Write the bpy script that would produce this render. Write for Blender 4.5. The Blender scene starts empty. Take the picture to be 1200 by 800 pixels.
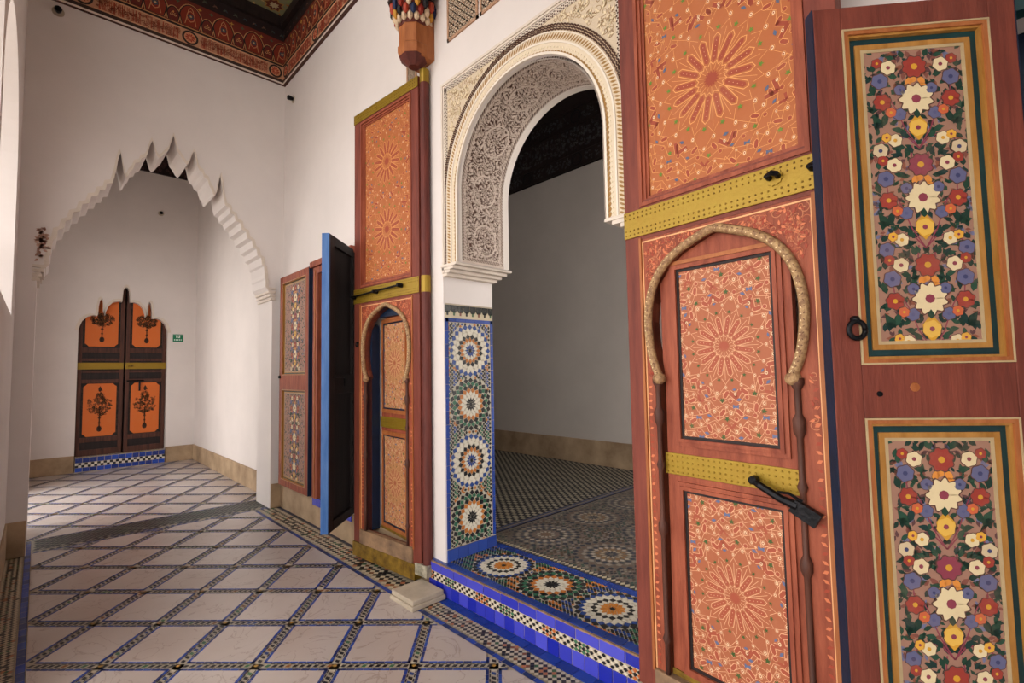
import bpy, bmesh, math, random
import numpy as np
from mathutils import Vector, Matrix
from math import pi, sin, cos, atan2, hypot, radians

C = bpy.context.scene.collection
SC = bpy.context.scene

# ------------------------------------------------------------------ camera
yaw, pit, rol, FPX = radians(43.959), radians(3.454), radians(-1.035), 574.5
fwd = Vector((sin(yaw)*cos(pit), cos(yaw)*cos(pit), sin(pit)))
rt = Vector((cos(yaw), -sin(yaw), 0)); up = rt.cross(fwd)
rt2 = rt*cos(rol)+up*sin(rol); up2 = -rt*sin(rol)+up*cos(rol)
cam = bpy.data.cameras.new('camera'); co = bpy.data.objects.new('camera', cam); C.objects.link(co)
co.matrix_world = Matrix.Translation((0, 0, 1.5)) @ Matrix((rt2, up2, -fwd)).transposed().to_4x4()
cam.sensor_width = 36; cam.lens = FPX/1200*36; cam.clip_start = .02; cam.clip_end = 300
SC.camera = co

# ------------------------------------------------------------------ sky, exposure
W = bpy.data.worlds.new('sky'); SC.world = W; W.use_nodes = True
bg = W.node_tree.nodes['Background']
bg.inputs[0].default_value = (1.0, .957, .918, 1); bg.inputs[1].default_value = 1.0
SC.view_settings.view_transform = 'Standard'; SC.view_settings.look = 'None'
SC.view_settings.gamma = 1; SC.view_settings.use_curve_mapping = False
SC.view_settings.exposure = 2.12
SC.cycles.max_bounces = 10; SC.cycles.diffuse_bounces = 7; SC.cycles.use_denoising = True
# ------------------------------------------------------------------ helpers
def lin(h):
    if isinstance(h, str): h = tuple(int(h[i:i+2], 16)/255 for i in (0, 2, 4))
    return tuple(((c/12.92) if c <= .04045 else ((c+.055)/1.055)**2.4) for c in h)

def mat(name, h, rough=.7, var=.12, scale=6, bump=.0, bscale=40, metal=0, h2=None, stretch=(1, 1, 1), spec=.35, edge=None, coat=0):
    m = bpy.data.materials.new(name); m.use_nodes = True
    nt = m.node_tree; b = nt.nodes['Principled BSDF']; L = nt.links.new
    a = lin(h); c2 = lin(h2) if h2 else tuple(x*(1-var*2) for x in a)
    tc = nt.nodes.new('ShaderNodeTexCoord'); mp = nt.nodes.new('ShaderNodeMapping')
    L(tc.outputs['Object'], mp.inputs[0]); mp.inputs['Scale'].default_value = stretch
    n = nt.nodes.new('ShaderNodeTexNoise'); n.inputs['Scale'].default_value = scale; n.inputs['Detail'].default_value = 8; n.inputs['Roughness'].default_value = .62
    L(mp.outputs[0], n.inputs[0])
    r = nt.nodes.new('ShaderNodeValToRGB'); r.color_ramp.elements[0].position = .33; r.color_ramp.elements[1].position = .66
    r.color_ramp.elements[0].color = (*c2, 1); r.color_ramp.elements[1].color = (*a, 1)
    L(n.outputs[0], r.inputs[0]); L(r.outputs[0], b.inputs['Base Color'])
    b.inputs['Roughness'].default_value = rough; b.inputs['Metallic'].default_value = metal
    b.inputs['Specular IOR Level'].default_value = spec
    if coat: b.inputs['Coat Weight'].default_value = coat
    if bump:
        n2 = nt.nodes.new('ShaderNodeTexNoise'); n2.inputs['Scale'].default_value = bscale; n2.inputs['Detail'].default_value = 6
        L(mp.outputs[0], n2.inputs[0])
        bp = nt.nodes.new('ShaderNodeBump'); bp.inputs['Strength'].default_value = bump; bp.inputs['Distance'].default_value = .01
        L(n2.outputs[0], bp.inputs['Height']); L(bp.outputs[0], b.inputs['Normal'])
    return m

def colmat(name, rough=.6, spec=.3, wear=.25, wearcol='c9a184', wscale=9, bump=0, bscale=60, metal=0):
    """reads the colours laid on the mesh's faces, with worn specks"""
    m = bpy.data.materials.new(name); m.use_nodes = True
    nt = m.node_tree; b = nt.nodes['Principled BSDF']; L = nt.links.new
    at = nt.nodes.new('ShaderNodeAttribute'); at.attribute_name = 'Col'
    tc = nt.nodes.new('ShaderNodeTexCoord')
    n = nt.nodes.new('ShaderNodeTexNoise'); n.inputs['Scale'].default_value = wscale; n.inputs['Detail'].default_value = 10; n.inputs['Roughness'].default_value = .75
    L(tc.outputs['Object'], n.inputs[0])
    r = nt.nodes.new('ShaderNodeValToRGB'); r.color_ramp.elements[0].position = .5; r.color_ramp.elements[1].position = .75
    r.color_ramp.elements[0].color = (0, 0, 0, 1); r.color_ramp.elements[1].color = (wear*2, wear*2, wear*2, 1)
    L(n.outputs[0], r.inputs[0])
    mx = nt.nodes.new('ShaderNodeMix'); mx.data_type = 'RGBA'
    L(r.outputs[0], mx.inputs[0]); L(at.outputs['Color'], mx.inputs[6]); mx.inputs[7].default_value = (*lin(wearcol), 1)
    L(mx.outputs[2], b.inputs['Base Color'])
    b.inputs['Roughness'].default_value = rough; b.inputs['Specular IOR Level'].default_value = spec; b.inputs['Metallic'].default_value = metal
    if bump:
        n2 = nt.nodes.new('ShaderNodeTexNoise'); n2.inputs['Scale'].default_value = bscale; n2.inputs['Detail'].default_value = 5
        L(tc.outputs['Object'], n2.inputs[0])
        bp = nt.nodes.new('ShaderNodeBump'); bp.inputs['Strength'].default_value = bump; bp.inputs['Distance'].default_value = .008
        L(n2.outputs[0], bp.inputs['Height']); L(bp.outputs[0], b.inputs['Normal'])
    return m

M = dict(
    plaster=mat('plaster', 'dcd4d0', .85, .035, 1.6, .06, 14),
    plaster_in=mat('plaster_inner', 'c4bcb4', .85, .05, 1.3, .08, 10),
    stucco=mat('stucco', 'd9cdc0', .85, .06, 9, .12, 60),
    bounce_pale=mat('light_bounce_paving', 'cfc8c0', .7, .05, 2),  # pale tone picked to bounce daylight up to the ceiling
    base=mat('stone_base', 'b39a7c', .75, .16, 3, .15, 25, h2='8b7359'),
    grout=mat('grout', 'b7a893', .85, .1, 20),
    dgrout=mat('dark_grout', '3a3a40', .85, .1, 20),
    red=mat('red_paint', '7c3c2e', .62, .12, 5, .22, 30, h2='5f2a20', stretch=(4, 4, .5)),
    dred=mat('dark_red_paint', '672e25', .6, .12, 5, .22, 30, h2='4a1f1a', stretch=(4, 4, .5)),
    rust=mat('orange_red_paint', '9c5238', .6, .12, 6, .25, 40, h2='74321f', stretch=(4, 4, .6)),
    orange=mat('orange_paint', 'a9683a', .55, .1, 7, .15, 50, h2='8c4c24', stretch=(3, 3, .6)),
    ochre=mat('ochre_paint', 'b08040', .5, .1, 8, .15, 50, h2='946528', stretch=(3, 3, .6)),
    cream=mat('cream_paint', 'b8a27c', .6, .1, 12),
    teal=mat('teal_paint', '123a3c', .5, .12, 10, .1, 50, h2='0b2a30'),
    navy=mat('navy_paint', '10223c', .5, .2, 10, .1, 50),
    blue=mat('worn_blue_paint', '4b70a6', .55, .15, 7, .2, 50, h2='2d5a96', stretch=(3, 3, .4)),
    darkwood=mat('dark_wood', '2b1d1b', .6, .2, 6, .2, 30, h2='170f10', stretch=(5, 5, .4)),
    brownwood=mat('brown_wood', '5a3427', .6, .2, 6, .2, 30, h2='38201a', stretch=(5, 5, .4)),
    wood_end=mat('weathered_wood', '9a7a5c', .75, .2, 8, .3, 40, h2='64503f', stretch=(1, 5, 1)),
    brass=mat('brass', '957a22', .42, .15, 14, .12, 70, metal=.45, h2='93741f', spec=.5),
    brass_old=mat('old_brass', '9b7a2c', .5, .2, 14, .25, 50, metal=.4, h2='5e4519'),
    iron=mat('iron', '1b1b1f', .45, .3, 30, .3, 60, metal=.6),
    tan=mat('pale_moulding', 'b59468', .6, .15, 60, .5, 120, h2='74503a'),
    marble_post=mat('worn_white_shoe', 'b3aa96', .6, .2, 14, .2, 40, h2='5f5a49'),
    stone=mat('pivot_stone', 'b9ab97', .6, .12, 8, .15, 40),
    green=mat('sign_green', '12724f', .4, .03, 5), white=mat('sign_white', 'e4efe8', .4, .02, 5),
    paint=colmat('painted_motifs', .55, .3, .12, 'b8805f', 10),
    paintfloral=colmat('painted_flowers', .5, .3, .16, '9a7763', 7),
    zell=colmat('glazed_tile', .22, .5, .06, 'cbbfa8', 30, .12, 25),
    zellmat=colmat('worn_tile', .38, .4, .15, '8c8577', 18, .12, 25),
    stuc_art=colmat('painted_stucco', .8, .2, .12, 'd9cdbf', 30, .25, 120),
    beam=colmat('painted_ceiling_wood', .6, .3, .15, '5a2a20', 12),
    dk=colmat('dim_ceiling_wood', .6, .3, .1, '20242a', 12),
)
# veined marble with a tint of its own per tile
def marble():
    m = bpy.data.materials.new('veined_marble'); m.use_nodes = True
    nt = m.node_tree; b = nt.nodes['Principled BSDF']; L = nt.links.new
    g = nt.nodes.new('ShaderNodeNewGeometry'); oi = nt.nodes.new('ShaderNodeObjectInfo')
    ad = nt.nodes.new('ShaderNodeVectorMath'); ad.operation = 'ADD'
    cx = nt.nodes.new('ShaderNodeCombineXYZ')
    mu = nt.nodes.new('ShaderNodeMath'); mu.operation = 'MULTIPLY'; mu.inputs[1].default_value = 30
    L(oi.outputs['Random'], mu.inputs[0]); L(mu.outputs[0], cx.inputs[2])
    L(g.outputs['Position'], ad.inputs[0]); L(cx.outputs[0], ad.inputs[1])
    n = nt.nodes.new('ShaderNodeTexNoise'); n.inputs['Scale'].default_value = 3.2; n.inputs['Detail'].default_value = 9; n.inputs['Distortion'].default_value = 1.6
    L(ad.outputs[0], n.inputs[0])
    s = nt.nodes.new('ShaderNodeMath'); s.operation = 'SUBTRACT'; s.inputs[1].default_value = .5; L(n.outputs[0], s.inputs[0])
    ab = nt.nodes.new('ShaderNodeMath'); ab.operation = 'ABSOLUTE'; L(s.outputs[0], ab.inputs[0])
    r = nt.nodes.new('ShaderNodeValToRGB'); e = r.color_ramp.elements
    e[0].position = 0; e[0].color = (*lin('a3958e'), 1); e[1].position = .012; e[1].color = (*lin('bdb3ae'), 1)
    L(ab.outputs[0], r.inputs[0])
    n2 = nt.nodes.new('ShaderNodeTexNoise'); n2.inputs['Scale'].default_value = 1.1; n2.inputs['Detail'].default_value = 5
    L(ad.outputs[0], n2.inputs[0])
    r2 = nt.nodes.new('ShaderNodeValToRGB'); e = r2.color_ramp.elements
    e[0].position = .35; e[0].color = (.84, .79, .76, 1); e[1].position = .62; e[1].color = (1, 1, 1, 1)
    L(n2.outputs[0], r2.inputs[0])
    mx = nt.nodes.new('ShaderNodeMix'); mx.data_type = 'RGBA'; mx.blend_type = 'MULTIPLY'; mx.inputs[0].default_value = 1
    L(r.outputs[0], mx.inputs[6]); L(r2.outputs[0], mx.inputs[7]); L(mx.outputs[2], b.inputs['Base Color'])
    b.inputs['Roughness'].default_value = .28; b.inputs['Specular IOR Level'].default_value = .45
    return m
M['marble'] = marble()
def tilemat(name, h, h2, rough=.18):
    m = bpy.data.materials.new(name); m.use_nodes = True
    nt = m.node_tree; b = nt.nodes['Principled BSDF']; L = nt.links.new
    oi = nt.nodes.new('ShaderNodeObjectInfo'); r = nt.nodes.new('ShaderNodeValToRGB'); e = r.color_ramp.elements
    e[0].color = (*lin(h), 1); e[1].color = (*lin(h2), 1); L(oi.outputs['Random'], r.inputs[0])
    L(r.outputs[0], b.inputs['Base Color']); b.inputs['Roughness'].default_value = rough
    n = nt.nodes.new('ShaderNodeTexNoise'); n.inputs['Scale'].default_value = 25
    bp = nt.nodes.new('ShaderNodeBump'); bp.inputs['Strength'].default_value = .25; bp.inputs['Distance'].default_value = .01
    L(n.outputs[0], bp.inputs['Height']); L(bp.outputs[0], b.inputs['Normal'])
    return m
M['btile'] = tilemat('blue_glazed_tile', '101f9c', '4a4cc0')
M['btile_d'] = tilemat('deep_blue_tile', '14307a', '1c3f96')

class MB:
    def __init__(s): s.v = []; s.f = []; s.c = []
    def face(s, pts, col=None):
        k = len(s.v); s.v += [tuple(p) for p in pts]; s.f.append(tuple(range(k, k+len(pts)))); s.c.append(col)
    def box(s, x0, x1, y0, y1, z0, z1, col=None):
        p = [(x, y, z) for x in (x0, x1) for y in (y0, y1) for z in (z0, z1)]
        for q in ((0, 1, 3, 2), (4, 6, 7, 5), (0, 4, 5, 1), (2, 3, 7, 6), (0, 2, 6, 4), (1, 5, 7, 3)): s.face([p[i] for i in q], col)
        return s
    def prism(s, pts, P, n0, n1, col=None, caps=(1, 1)):
        """pts (u,v) outline, P(u,v,n) -> xyz"""
        if caps[0]: s.face([P(u, v, n0) for u, v in pts], col)
        if caps[1]: s.face([P(u, v, n1) for u, v in reversed(pts)], col)
        for i in range(len(pts)):
            a, b = pts[i], pts[(i+1) % len(pts)]
            s.face([P(*a, n0), P(*a, n1), P(*b, n1), P(*b, n0)], col)
        return s
    def tube(s, path, r, n=8, col=None, sq=1.0):
        path = [Vector(p) for p in path]; rings = []
        nrm = None
        for i, p in enumerate(path):
            t = (path[min(i+1, len(path)-1)]-path[max(i-1, 0)]).normalized()
            if nrm is None:
                nrm = t.orthogonal().normalized()
            nrm = (nrm-t*nrm.dot(t)).normalized(); bn = t.cross(nrm)
            rr = r[i] if isinstance(r, (list, tuple)) else r
            rings.append([p+nrm*cos(2*pi*k/n)*rr+bn*sin(2*pi*k/n)*rr for k in range(n)])
        for a, b in zip(rings, rings[1:]):
            for k in range(n): s.face([a[k], a[(k+1) % n], b[(k+1) % n], b[k]], col)
        s.face(rings[0][::-1], col); s.face(rings[-1], col); return s
    def lathe(s, prof, O, A, U, n=12, col=None, ph=0):
        """prof (r,h) along axis A from O"""
        O = Vector(O); A = Vector(A); U = Vector(U); Vv = A.cross(U)
        R = [[O+A*h+(U*cos(2*pi*k/n+ph)+Vv*sin(2*pi*k/n+ph))*r for k in range(n)] for r, h in prof]
        for j, (a, b) in enumerate(zip(R, R[1:])):
            cc = col[j] if isinstance(col, list) else col
            for k in range(n): s.face([a[k], a[(k+1) % n], b[(k+1) % n], b[k]], cc)
        s.face(R[0][::-1], col[0] if isinstance(col, list) else col); s.face(R[-1], col[-1] if isinstance(col, list) else col); return s
    def mesh(s, name, m, weld=True, smooth=False):
        me = bpy.data.meshes.new(name); me.from_pydata(s.v, [], s.f)
        if any(c is not None for c in s.c):
            at = me.color_attributes.new('Col', 'FLOAT_COLOR', 'CORNER'); buf = []
            for f, c in zip(s.f, s.c): buf += [*(c or (1, 1, 1)), 1.0]*len(f)
            at.data.foreach_set('color', np.array(buf, dtype=np.float32))
        me.materials.append(m)
        if weld:
            bm = bmesh.new(); bm.from_mesh(me); bmesh.ops.remove_doubles(bm, verts=bm.verts, dist=1e-5)
            bmesh.ops.recalc_face_normals(bm, faces=bm.faces); bm.to_mesh(me); bm.free()
        if smooth: me.polygons.foreach_set('use_smooth', [True]*len(me.polygons))
        me.update(); return me
    def clampx(s, x): s.v = [(min(p[0], x), p[1], p[2]) for p in s.v]; return s
    def build(s, name, m, parent=None, weld=True, smooth=False, bevel=0, kind=None, **kw):
        o = bpy.data.objects.new(name, s.mesh(name, m, weld, smooth)); C.objects.link(o)
        if parent: o.parent = parent
        if bevel:
            b = o.modifiers.new('bevel', 'BEVEL'); b.width = bevel; b.segments = 2; b.limit_method = 'ANGLE'
        if kind: o['kind'] = kind
        for k, v in kw.items(): o[k] = v
        return o

def thing(name, label, cat, loc=(0, 0, 0), rz=0, group=None):
    o = bpy.data.objects.new(name, None); C.objects.link(o); o.location = loc; o.rotation_euler = (0, 0, rz)
    o['label'] = label; o['category'] = cat
    if group: o['group'] = group
    o.empty_display_size = .1
    return o

def clip_poly(pts, planes):
    """planes: (nx,ny,c) keep nx*x+ny*y<=c"""
    for nx, ny, c in planes:
        out = []
        for i in range(len(pts)):
            a, b = pts[i-1], pts[i]; da = nx*a[0]+ny*a[1]-c; db = nx*b[0]+ny*b[1]-c
            if (da <= 0) != (db <= 0):
                t = da/(da-db); out.append((a[0]+(b[0]-a[0])*t, a[1]+(b[1]-a[1])*t))
            if db <= 0: out.append(b)
        pts = out
        if len(pts) < 3: return []
    return pts
def rectplanes(x0, x1, y0, y1): return [(-1, 0, -x0), (1, 0, x1), (0, -1, -y0), (0, 1, y1)]

class Art:
    """coloured pieces laid flat in (u,v), each on its own height"""
    def __init__(s): s.p = []
    def poly(s, pts, col, l=1): s.p.append((pts, lin(col) if isinstance(col, str) else col, l))
    def ell(s, x, y, rx, ry, col, l=1, n=10, rot=0):
        c_, s_ = cos(rot), sin(rot)
        s.poly([(x+rx*cos(2*pi*k/n)*c_-ry*sin(2*pi*k/n)*s_, y+rx*cos(2*pi*k/n)*s_+ry*sin(2*pi*k/n)*c_) for k in range(n)], col, l)
    def petal(s, x, y, ang, L, w, col, l=1, r0=0, blunt=.7):
        c_, s_ = cos(ang), sin(ang)
        q = [(r0, 0), (r0+(L-r0)*.35, w*.38), (r0+(L-r0)*blunt, w*.5), (L, w*.12), (L, -w*.12), (r0+(L-r0)*blunt, -w*.5), (r0+(L-r0)*.35, -w*.38)]
        s.poly([(x+a*c_-b*s_, y+a*s_+b*c_) for a, b in q], col, l)
    def loz(s, x, y, ang, L, w, col, l=1):
        c_, s_ = cos(ang), sin(ang)
        s.poly([(x+a*c_-b*s_, y+a*s_+b*c_) for a, b in ((-L/2, 0), (0, w/2), (L/2, 0), (0, -w/2))], col, l)
    def leaf(s, x, y, ang, L, w, col, l=1):
        c_, s_ = cos(ang), sin(ang)
        q = [(0, 0), (L*.3, w*.45), (L*.55, w*.5), (L, 0), (L*.55, -w*.4), (L*.3, -w*.45)]
        s.poly([(x+a*c_-b*s_, y+a*s_+b*c_) for a, b in q], col, l)
    def star(s, x, y, n, R, r, col, l=1, rot=0):
        s.poly([(x+(R if k % 2 == 0 else r)*cos(pi*k/n+rot), y+(R if k % 2 == 0 else r)*sin(pi*k/n+rot)) for k in range(2*n)], col, l)
    def line(s, path, w, col, l=1):
        for a, b in zip(path, path[1:]):
            dx, dy = b[0]-a[0], b[1]-a[1]; d = hypot(dx, dy) or 1; nx, ny = -dy/d*w/2, dx/d*w/2
            s.poly([(a[0]+nx, a[1]+ny), (b[0]+nx, b[1]+ny), (b[0]-nx, b[1]-ny), (a[0]-nx, a[1]-ny)], col, l)
    def rect(s, x0, x1, y0, y1, col, l=1): s.poly([(x0, y0), (x1, y0), (x1, y1), (x0, y1)], col, l)
    def clip(s, planes):
        s.p = [(q, c, l) for q, c, l in ((clip_poly(p, planes), c, l) for p, c, l in s.p) if q]; return s
    def build(s, name, m, P, parent, step=.0004, base=.0002, side=False, kind='stuff', **kw):
        mb = MB()
        for pts, c, l in s.p:
            h = base+step*l
            mb.face([P(u, v, h) for u, v in pts], c)
            if side:
                for i in range(len(pts)):
                    a, b = pts[i-1], pts[i]; mb.face([P(*a, h), P(*a, 0), P(*b, 0), P(*b, h)], c)
        return mb.build(name, m, parent, weld=False, kind=kind, **kw)

def floorP(z): return lambda u, v, n: (u, v, z+n)
X0 = 2.04      # face of the right wall
def wallP(x=X0): return lambda u, v, n: (x-n, u, v)          # u = y, v = z, n out into the room
def farP(y): return lambda u, v, n: (u, y-n, v)

# ================================================================== FLOOR
random.seed(3)
floor = MB().box(-1.6, 2.5, -1.5, 11.2, -.12, -.006).build('floor', M['grout'], kind='structure')
BX = 1.765           # inner edge of the right border strip
YB0, YB1 = 6.02, 6.52  # dark checkered band under the arch
A_, B_ = (.2885, -.2935), (.2955, .3235)
def lattice(P0, a, b, rng, planes, inset, nm):
    det = a[0]*b[1]-a[1]*b[0]
    la, lb = hypot(*a), hypot(*b)
    ia, ib = inset/ (abs(det)/lb), inset/(abs(det)/la)      # inset as a share of each basis vector
    base = None
    for i in range(*rng[0]):
        for j in range(*rng[1]):
            ox, oy = P0[0]+a[0]*i+b[0]*j, P0[1]+a[1]*i+b[1]*j
            q = [(ox+a[0]*s+b[0]*t, oy+a[1]*s+b[1]*t) for s, t in ((ia, ib), (1-ia, ib), (1-ia, 1-ib), (ia, 1-ib))]
            c = clip_poly(q, planes)
            if not c: continue
            cx, cy = sum(p[0] for p in c)/len(c), sum(p[1] for p in c)/len(c)
            ar = abs(sum(c[k-1][0]*c[k][1]-c[k][0]*c[k-1][1] for k in range(len(c))))/2
            if ar < .0015: continue
            mb = MB(); mb.prism([(x-cx, y-cy) for x, y in c], lambda u, v, n: (u, v, n), -.006, 0)
            o = mb.build('marble_tile', M['marble'], floor); o.location = (cx, cy, random.uniform(0, .0006))
RM = (-.005, BX, -1.2, YB0); RA = (-.12, 2.08, YB1, 10.62)
P0 = (.283, 4.043); P1 = (.162, 7.582)
AA, AB = (.335, -.365), (.262, .35)
lattice(P0, A_, B_, ((-14, 16), (-16, 14)), rectplanes(*RM), .040, 'm')
lattice(P1, AA, AB, ((-14, 16), (-10, 14)), rectplanes(*RA), .038, 'a')

WHT, BLK = 'bdb3a0', '15161c'
def strip_lines(P0, a, b, R, cols):
    """mosaic strips along both families of lattice lines"""
    art = Art(); pl_ = rectplanes(*R)
    for fam, (d, o) in enumerate(((a, b), (b, a))):
        ln = hypot(*d); ux, uy = d[0]/ln, d[1]/ln; nx, ny = -uy, ux; ang = atan2(uy, ux)
        for k in range(-20, 21):
            sx, sy = P0[0]+o[0]*k, P0[1]+o[1]*k
            # clip the centre line against the rectangle
            t0, t1 = -9, 9
            for (px_, py_, c) in pl_:
                dn = px_*ux+py_*uy; q = c-px_*sx-py_*sy
                if abs(dn) < 1e-9: continue
                if dn > 0: t1 = min(t1, q/dn)
                else: t0 = max(t0, q/dn)
            if t1-t0 < .03: continue
            # blue edging bars, cut at crossings
            cr = [j*ln for j in range(-25, 26)]
            det = abs(a[0]*b[1]-a[1]*b[0])/(hypot(*a)*hypot(*b)); gap = .027/det
            for sgn in (-1, 1):
                for c0 in cr:
                    s0, s1 = c0+gap+sgn*0, c0+ln-gap
                    m_ = 8; stp = (s1-s0)/m_
                    for q in range(m_):
                        e0, e1 = s0+q*stp+.0012, s0+(q+1)*stp-.0012
                        if e1 < t0 or e0 > t1: continue
                        n0, n1 = sgn*.0245, sgn*.041
                        pts = [(sx+ux*e+nx*n, sy+uy*e+ny*n) for e, n in ((e0, n0), (e1, n0), (e1, n1), (e0, n1))]
                        pts = clip_poly(pts, pl_)
                        if pts: art.poly(pts, random.choice(['14307a', '1b3f90', '122a66', '1f48a0']), 1)
            # slanted dark lozenges down the middle
            L0 = .036; nseg = int(9/L0)
            for q in range(-nseg, nseg):
                tq = q*L0
                if tq < t0+.01 or tq > t1-.01: continue
                dcr = min(abs(tq-c0) for c0 in cr)
                if fam == 1 and dcr < .036: continue
                if fam == 0 and dcr < L0/2:
                    c0 = min(cr, key=lambda q_: abs(tq-q_)); pp_ = [(sx+ux*(c0+e)+nx*n, sy+uy*(c0+e)+ny*n) for e, n in ((-.013, 0), (0, -.013), (.013, 0), (0, .013))]
                    pp_ = clip_poly(pp_, pl_)
                    if pp_: art.poly(pp_, 'a5803c', 1.2)
                    continue
                x, y = sx+ux*tq, sy+uy*tq
                c = random.choices(cols, [10, 1.2, 1.2, 1])[0]
                sh = [(-.015, -.011), (.006, -.011), (.015, .011), (-.006, .011)]
                pts = [(x+ux*e+nx*n, y+uy*e+ny*n) for e, n in sh]
                pts = clip_poly(pts, pl_)
                if pts: art.poly(pts, c, 1)
                if dcr < .045: continue
                for s2 in (-1, 1):
                    pts = [(x+ux*(e+L0/2)+nx*(n+s2*.018), y+uy*(e+L0/2)+ny*(n+s2*.018)) for e, n in ((-.012, -.003), (.012, -.003), (.012, .003), (-.012, .003))]
                    pts = clip_poly(pts, pl_)
                    if pts: art.poly(pts, BLK, 1)
            # pale ground of the strip
            pts = clip_poly([(sx+ux*e+nx*n, sy+uy*e+ny*n) for e, n in ((t0, -.025), (t1, -.025), (t1, .025), (t0, .025))], pl_)
            if pts: art.poly(pts, WHT, 0)
    return art
cols = [BLK, '8a5a2c', '3f6b4a', '24407c']
strip_lines(P0, A_, B_, RM, cols).build('mosaic_strips', M['zellmat'], floorP(-.0045), floor, step=.004, base=0, label='blue edged mosaic strips')
strip_lines(P1, AA, AB, RA, cols).build('mosaic_strips', M['zellmat'], floorP(-.0045), floor, step=.004, base=0)

def checks(art, x0, x1, y0, y1, dx, dy, palette, g=.08, skew=0, bgc=None):
    if bgc: art.rect(x0, x1, y0, y1, bgc, 0)
    nx, ny = max(1, round((x1-x0)/dx)), max(1, round((y1-y0)/dy)); dx, dy = (x1-x0)/nx, (y1-y0)/ny
    for i in range(nx):
        for j in range(ny*2):
            cx = x0+(i+.5)*dx; cy = y0+(j*.5+.25)*dy
            if j % 2: cx += dx/2
            if cx > x1-dx*.3: continue
            art.loz(cx, cy, 0, dx*(1-g), dy*(1-g), palette(cx, cy, j), 1)
def bars(art, x0, x1, y0, y1, n, cols, along='y', g=.0015):
    for k in range(n):
        if along == 'y': a, b = y0+(y1-y0)*k/n, y0+(y1-y0)*(k+1)/n; art.rect(x0, x1, a+g, b-g, random.choice(cols), 1)
        else: a, b = x0+(x1-x0)*k/n, x0+(x1-x0)*(k+1)/n; art.rect(a+g, b-g, y0, y1, random.choice(cols), 1)
BLU = ['16306e', '1b3a80', '142a5c', '1a3f9a']
# right border: blue fillet, mosaic, deep blue tiles at the step
bd = Art()
bars(bd, BX+.004, BX+.034, -1.2, 6.02, 96, BLU)
def bcol(x, y, j):
    return random.choices([BLK, '7b4a2a', '2f5d3a'], [5, .7, .6])[0] if j % 2 else random.choices(['c3b79e', 'b0704a', BLK], [6, .5, .3])[0]
checks(bd, BX+.038, BX+.168, -1.2, 2.95, .0325, .03, bcol, bgc='8f8672')
checks(bd, BX+.038, BX+.225, 2.95, 6.02, .046, .05, bcol, g=.04, bgc='a59c88')
bars(bd, BX+.228, BX+.262, 2.95, 6.0, 30, ['1c2036', '20264a'])
bd.build('border_mosaic', M['zellmat'], floorP(-.0045), floor, step=.004, base=0, label='checkered mosaic border along the right wall')
for k in range(37):
    y0 = -1.2+k*.113
    MB().box(BX+.172, 2.0 if y0 < 2.95 else 2.035, y0+.002, y0+.111, -.006, 0).build('blue_tile', M['btile_d'], floor)
# left border
bl = Art(); bars(bl, -.045, -.009, .4, 6.5, 60, ['1b3f9a', '2448a8', '16306e'])
checks(bl, -.165, -.05, .4, 6.0, .029, .03, bcol, bgc='8f8672')
bars(bl, -.23, -.17, .4, 5.9, 50, BLU)
bl.build('border_mosaic', M['zellmat'], floorP(-.0045), floor, step=.004, base=0)
# band under the arch
bb = Art()
bb.rect(-.005, 2.0, YB0, YB1, 'a8a694', 0)
def gcol(x, y, j): return random.choice(['1c2c2a', '16181e', '25403a', '1c2433'])
checks(bb, -.0, 1.99, YB0+.12, YB1-.03, .066, .07, gcol, g=.12)
checks(bb, -.0, 1.99, YB0+.03, YB0+.09, .05, .06, lambda x, y, j: random.choice(['a9a08a', '2a3a6a', BLK]), g=.1)
bars(bb, 0, 1.99, YB0+.004, YB0+.026, 40, BLU, 'x'); bars(bb, 0, 1.99, YB0+.094, YB0+.114, 40, ['1c2433', '16181e'], 'x'); bars(bb, 0, 1.99, YB1-.026, YB1-.004, 40, BLU, 'x')
bb.build('threshold_mosaic', M['zellmat'], floorP(-.0045), floor, step=.004, base=0, label='green and black checkered mosaic band under the scalloped arch')

# ================================================================== RIGHT WALL
YC, HW, ZS, R_ = 2.015, .61, 2.25, .61       # arch: centre, half width, springing, radius
ZC = 2.735
YJ0, YJ1 = 1.235, 2.805                       # jambs below the imposts
XB = 2.50                                     # back face of the wall
def archprof(n=28, grow=0):
    p = [(YC+HW+grow, ZS)]
    for k in range(n+1):
        a = pi*k/n; p.append((YC+(R_+grow)*cos(a), ZC+(R_+grow)*sin(a)))
    p.append((YC-HW-grow, ZS)); return p
HT = 6.1
prof = archprof()
Pw = lambda u, v, n: (X0+n, u, v)
wr = MB()
W1 = (4.18, 5.03, .27, 2.60)
W2 = (-.80, .12, .27, 2.64)
outline = [(W1[0], 0), (W1[0], HT), (W2[1], HT), (W2[1], 0), (YJ0, 0), (YJ0, ZS)]+prof[::-1]+[(YJ1, ZS), (YJ1, 0)]
wr.prism(outline, Pw, 0, XB-X0)
for (a, b, z0, z1) in (W1, W2):
    wr.box(X0, XB, a, b, 0, z0); wr.box(X0, XB, a, b, z1, HT)
wr.box(X0, XB, W1[1], 6.0, 0, HT); wr.box(X0, XB, -1.6, W2[0], 0, HT)
wall_right = wr.build('wall_right', M['plaster'], kind='structure')
# stone base of the right wall
bs = MB().box(X0-.012, X0+.01, 2.96, W1[0], 0, .26).box(X0-.012, X0+.01, W1[0], 6.0, 0, .262).box(X0-.012, X0+.01, -1.6, 1.22, 0, .26)
bs.build('baseboard_right', M['base'], kind='structure', bevel=.006)

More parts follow.
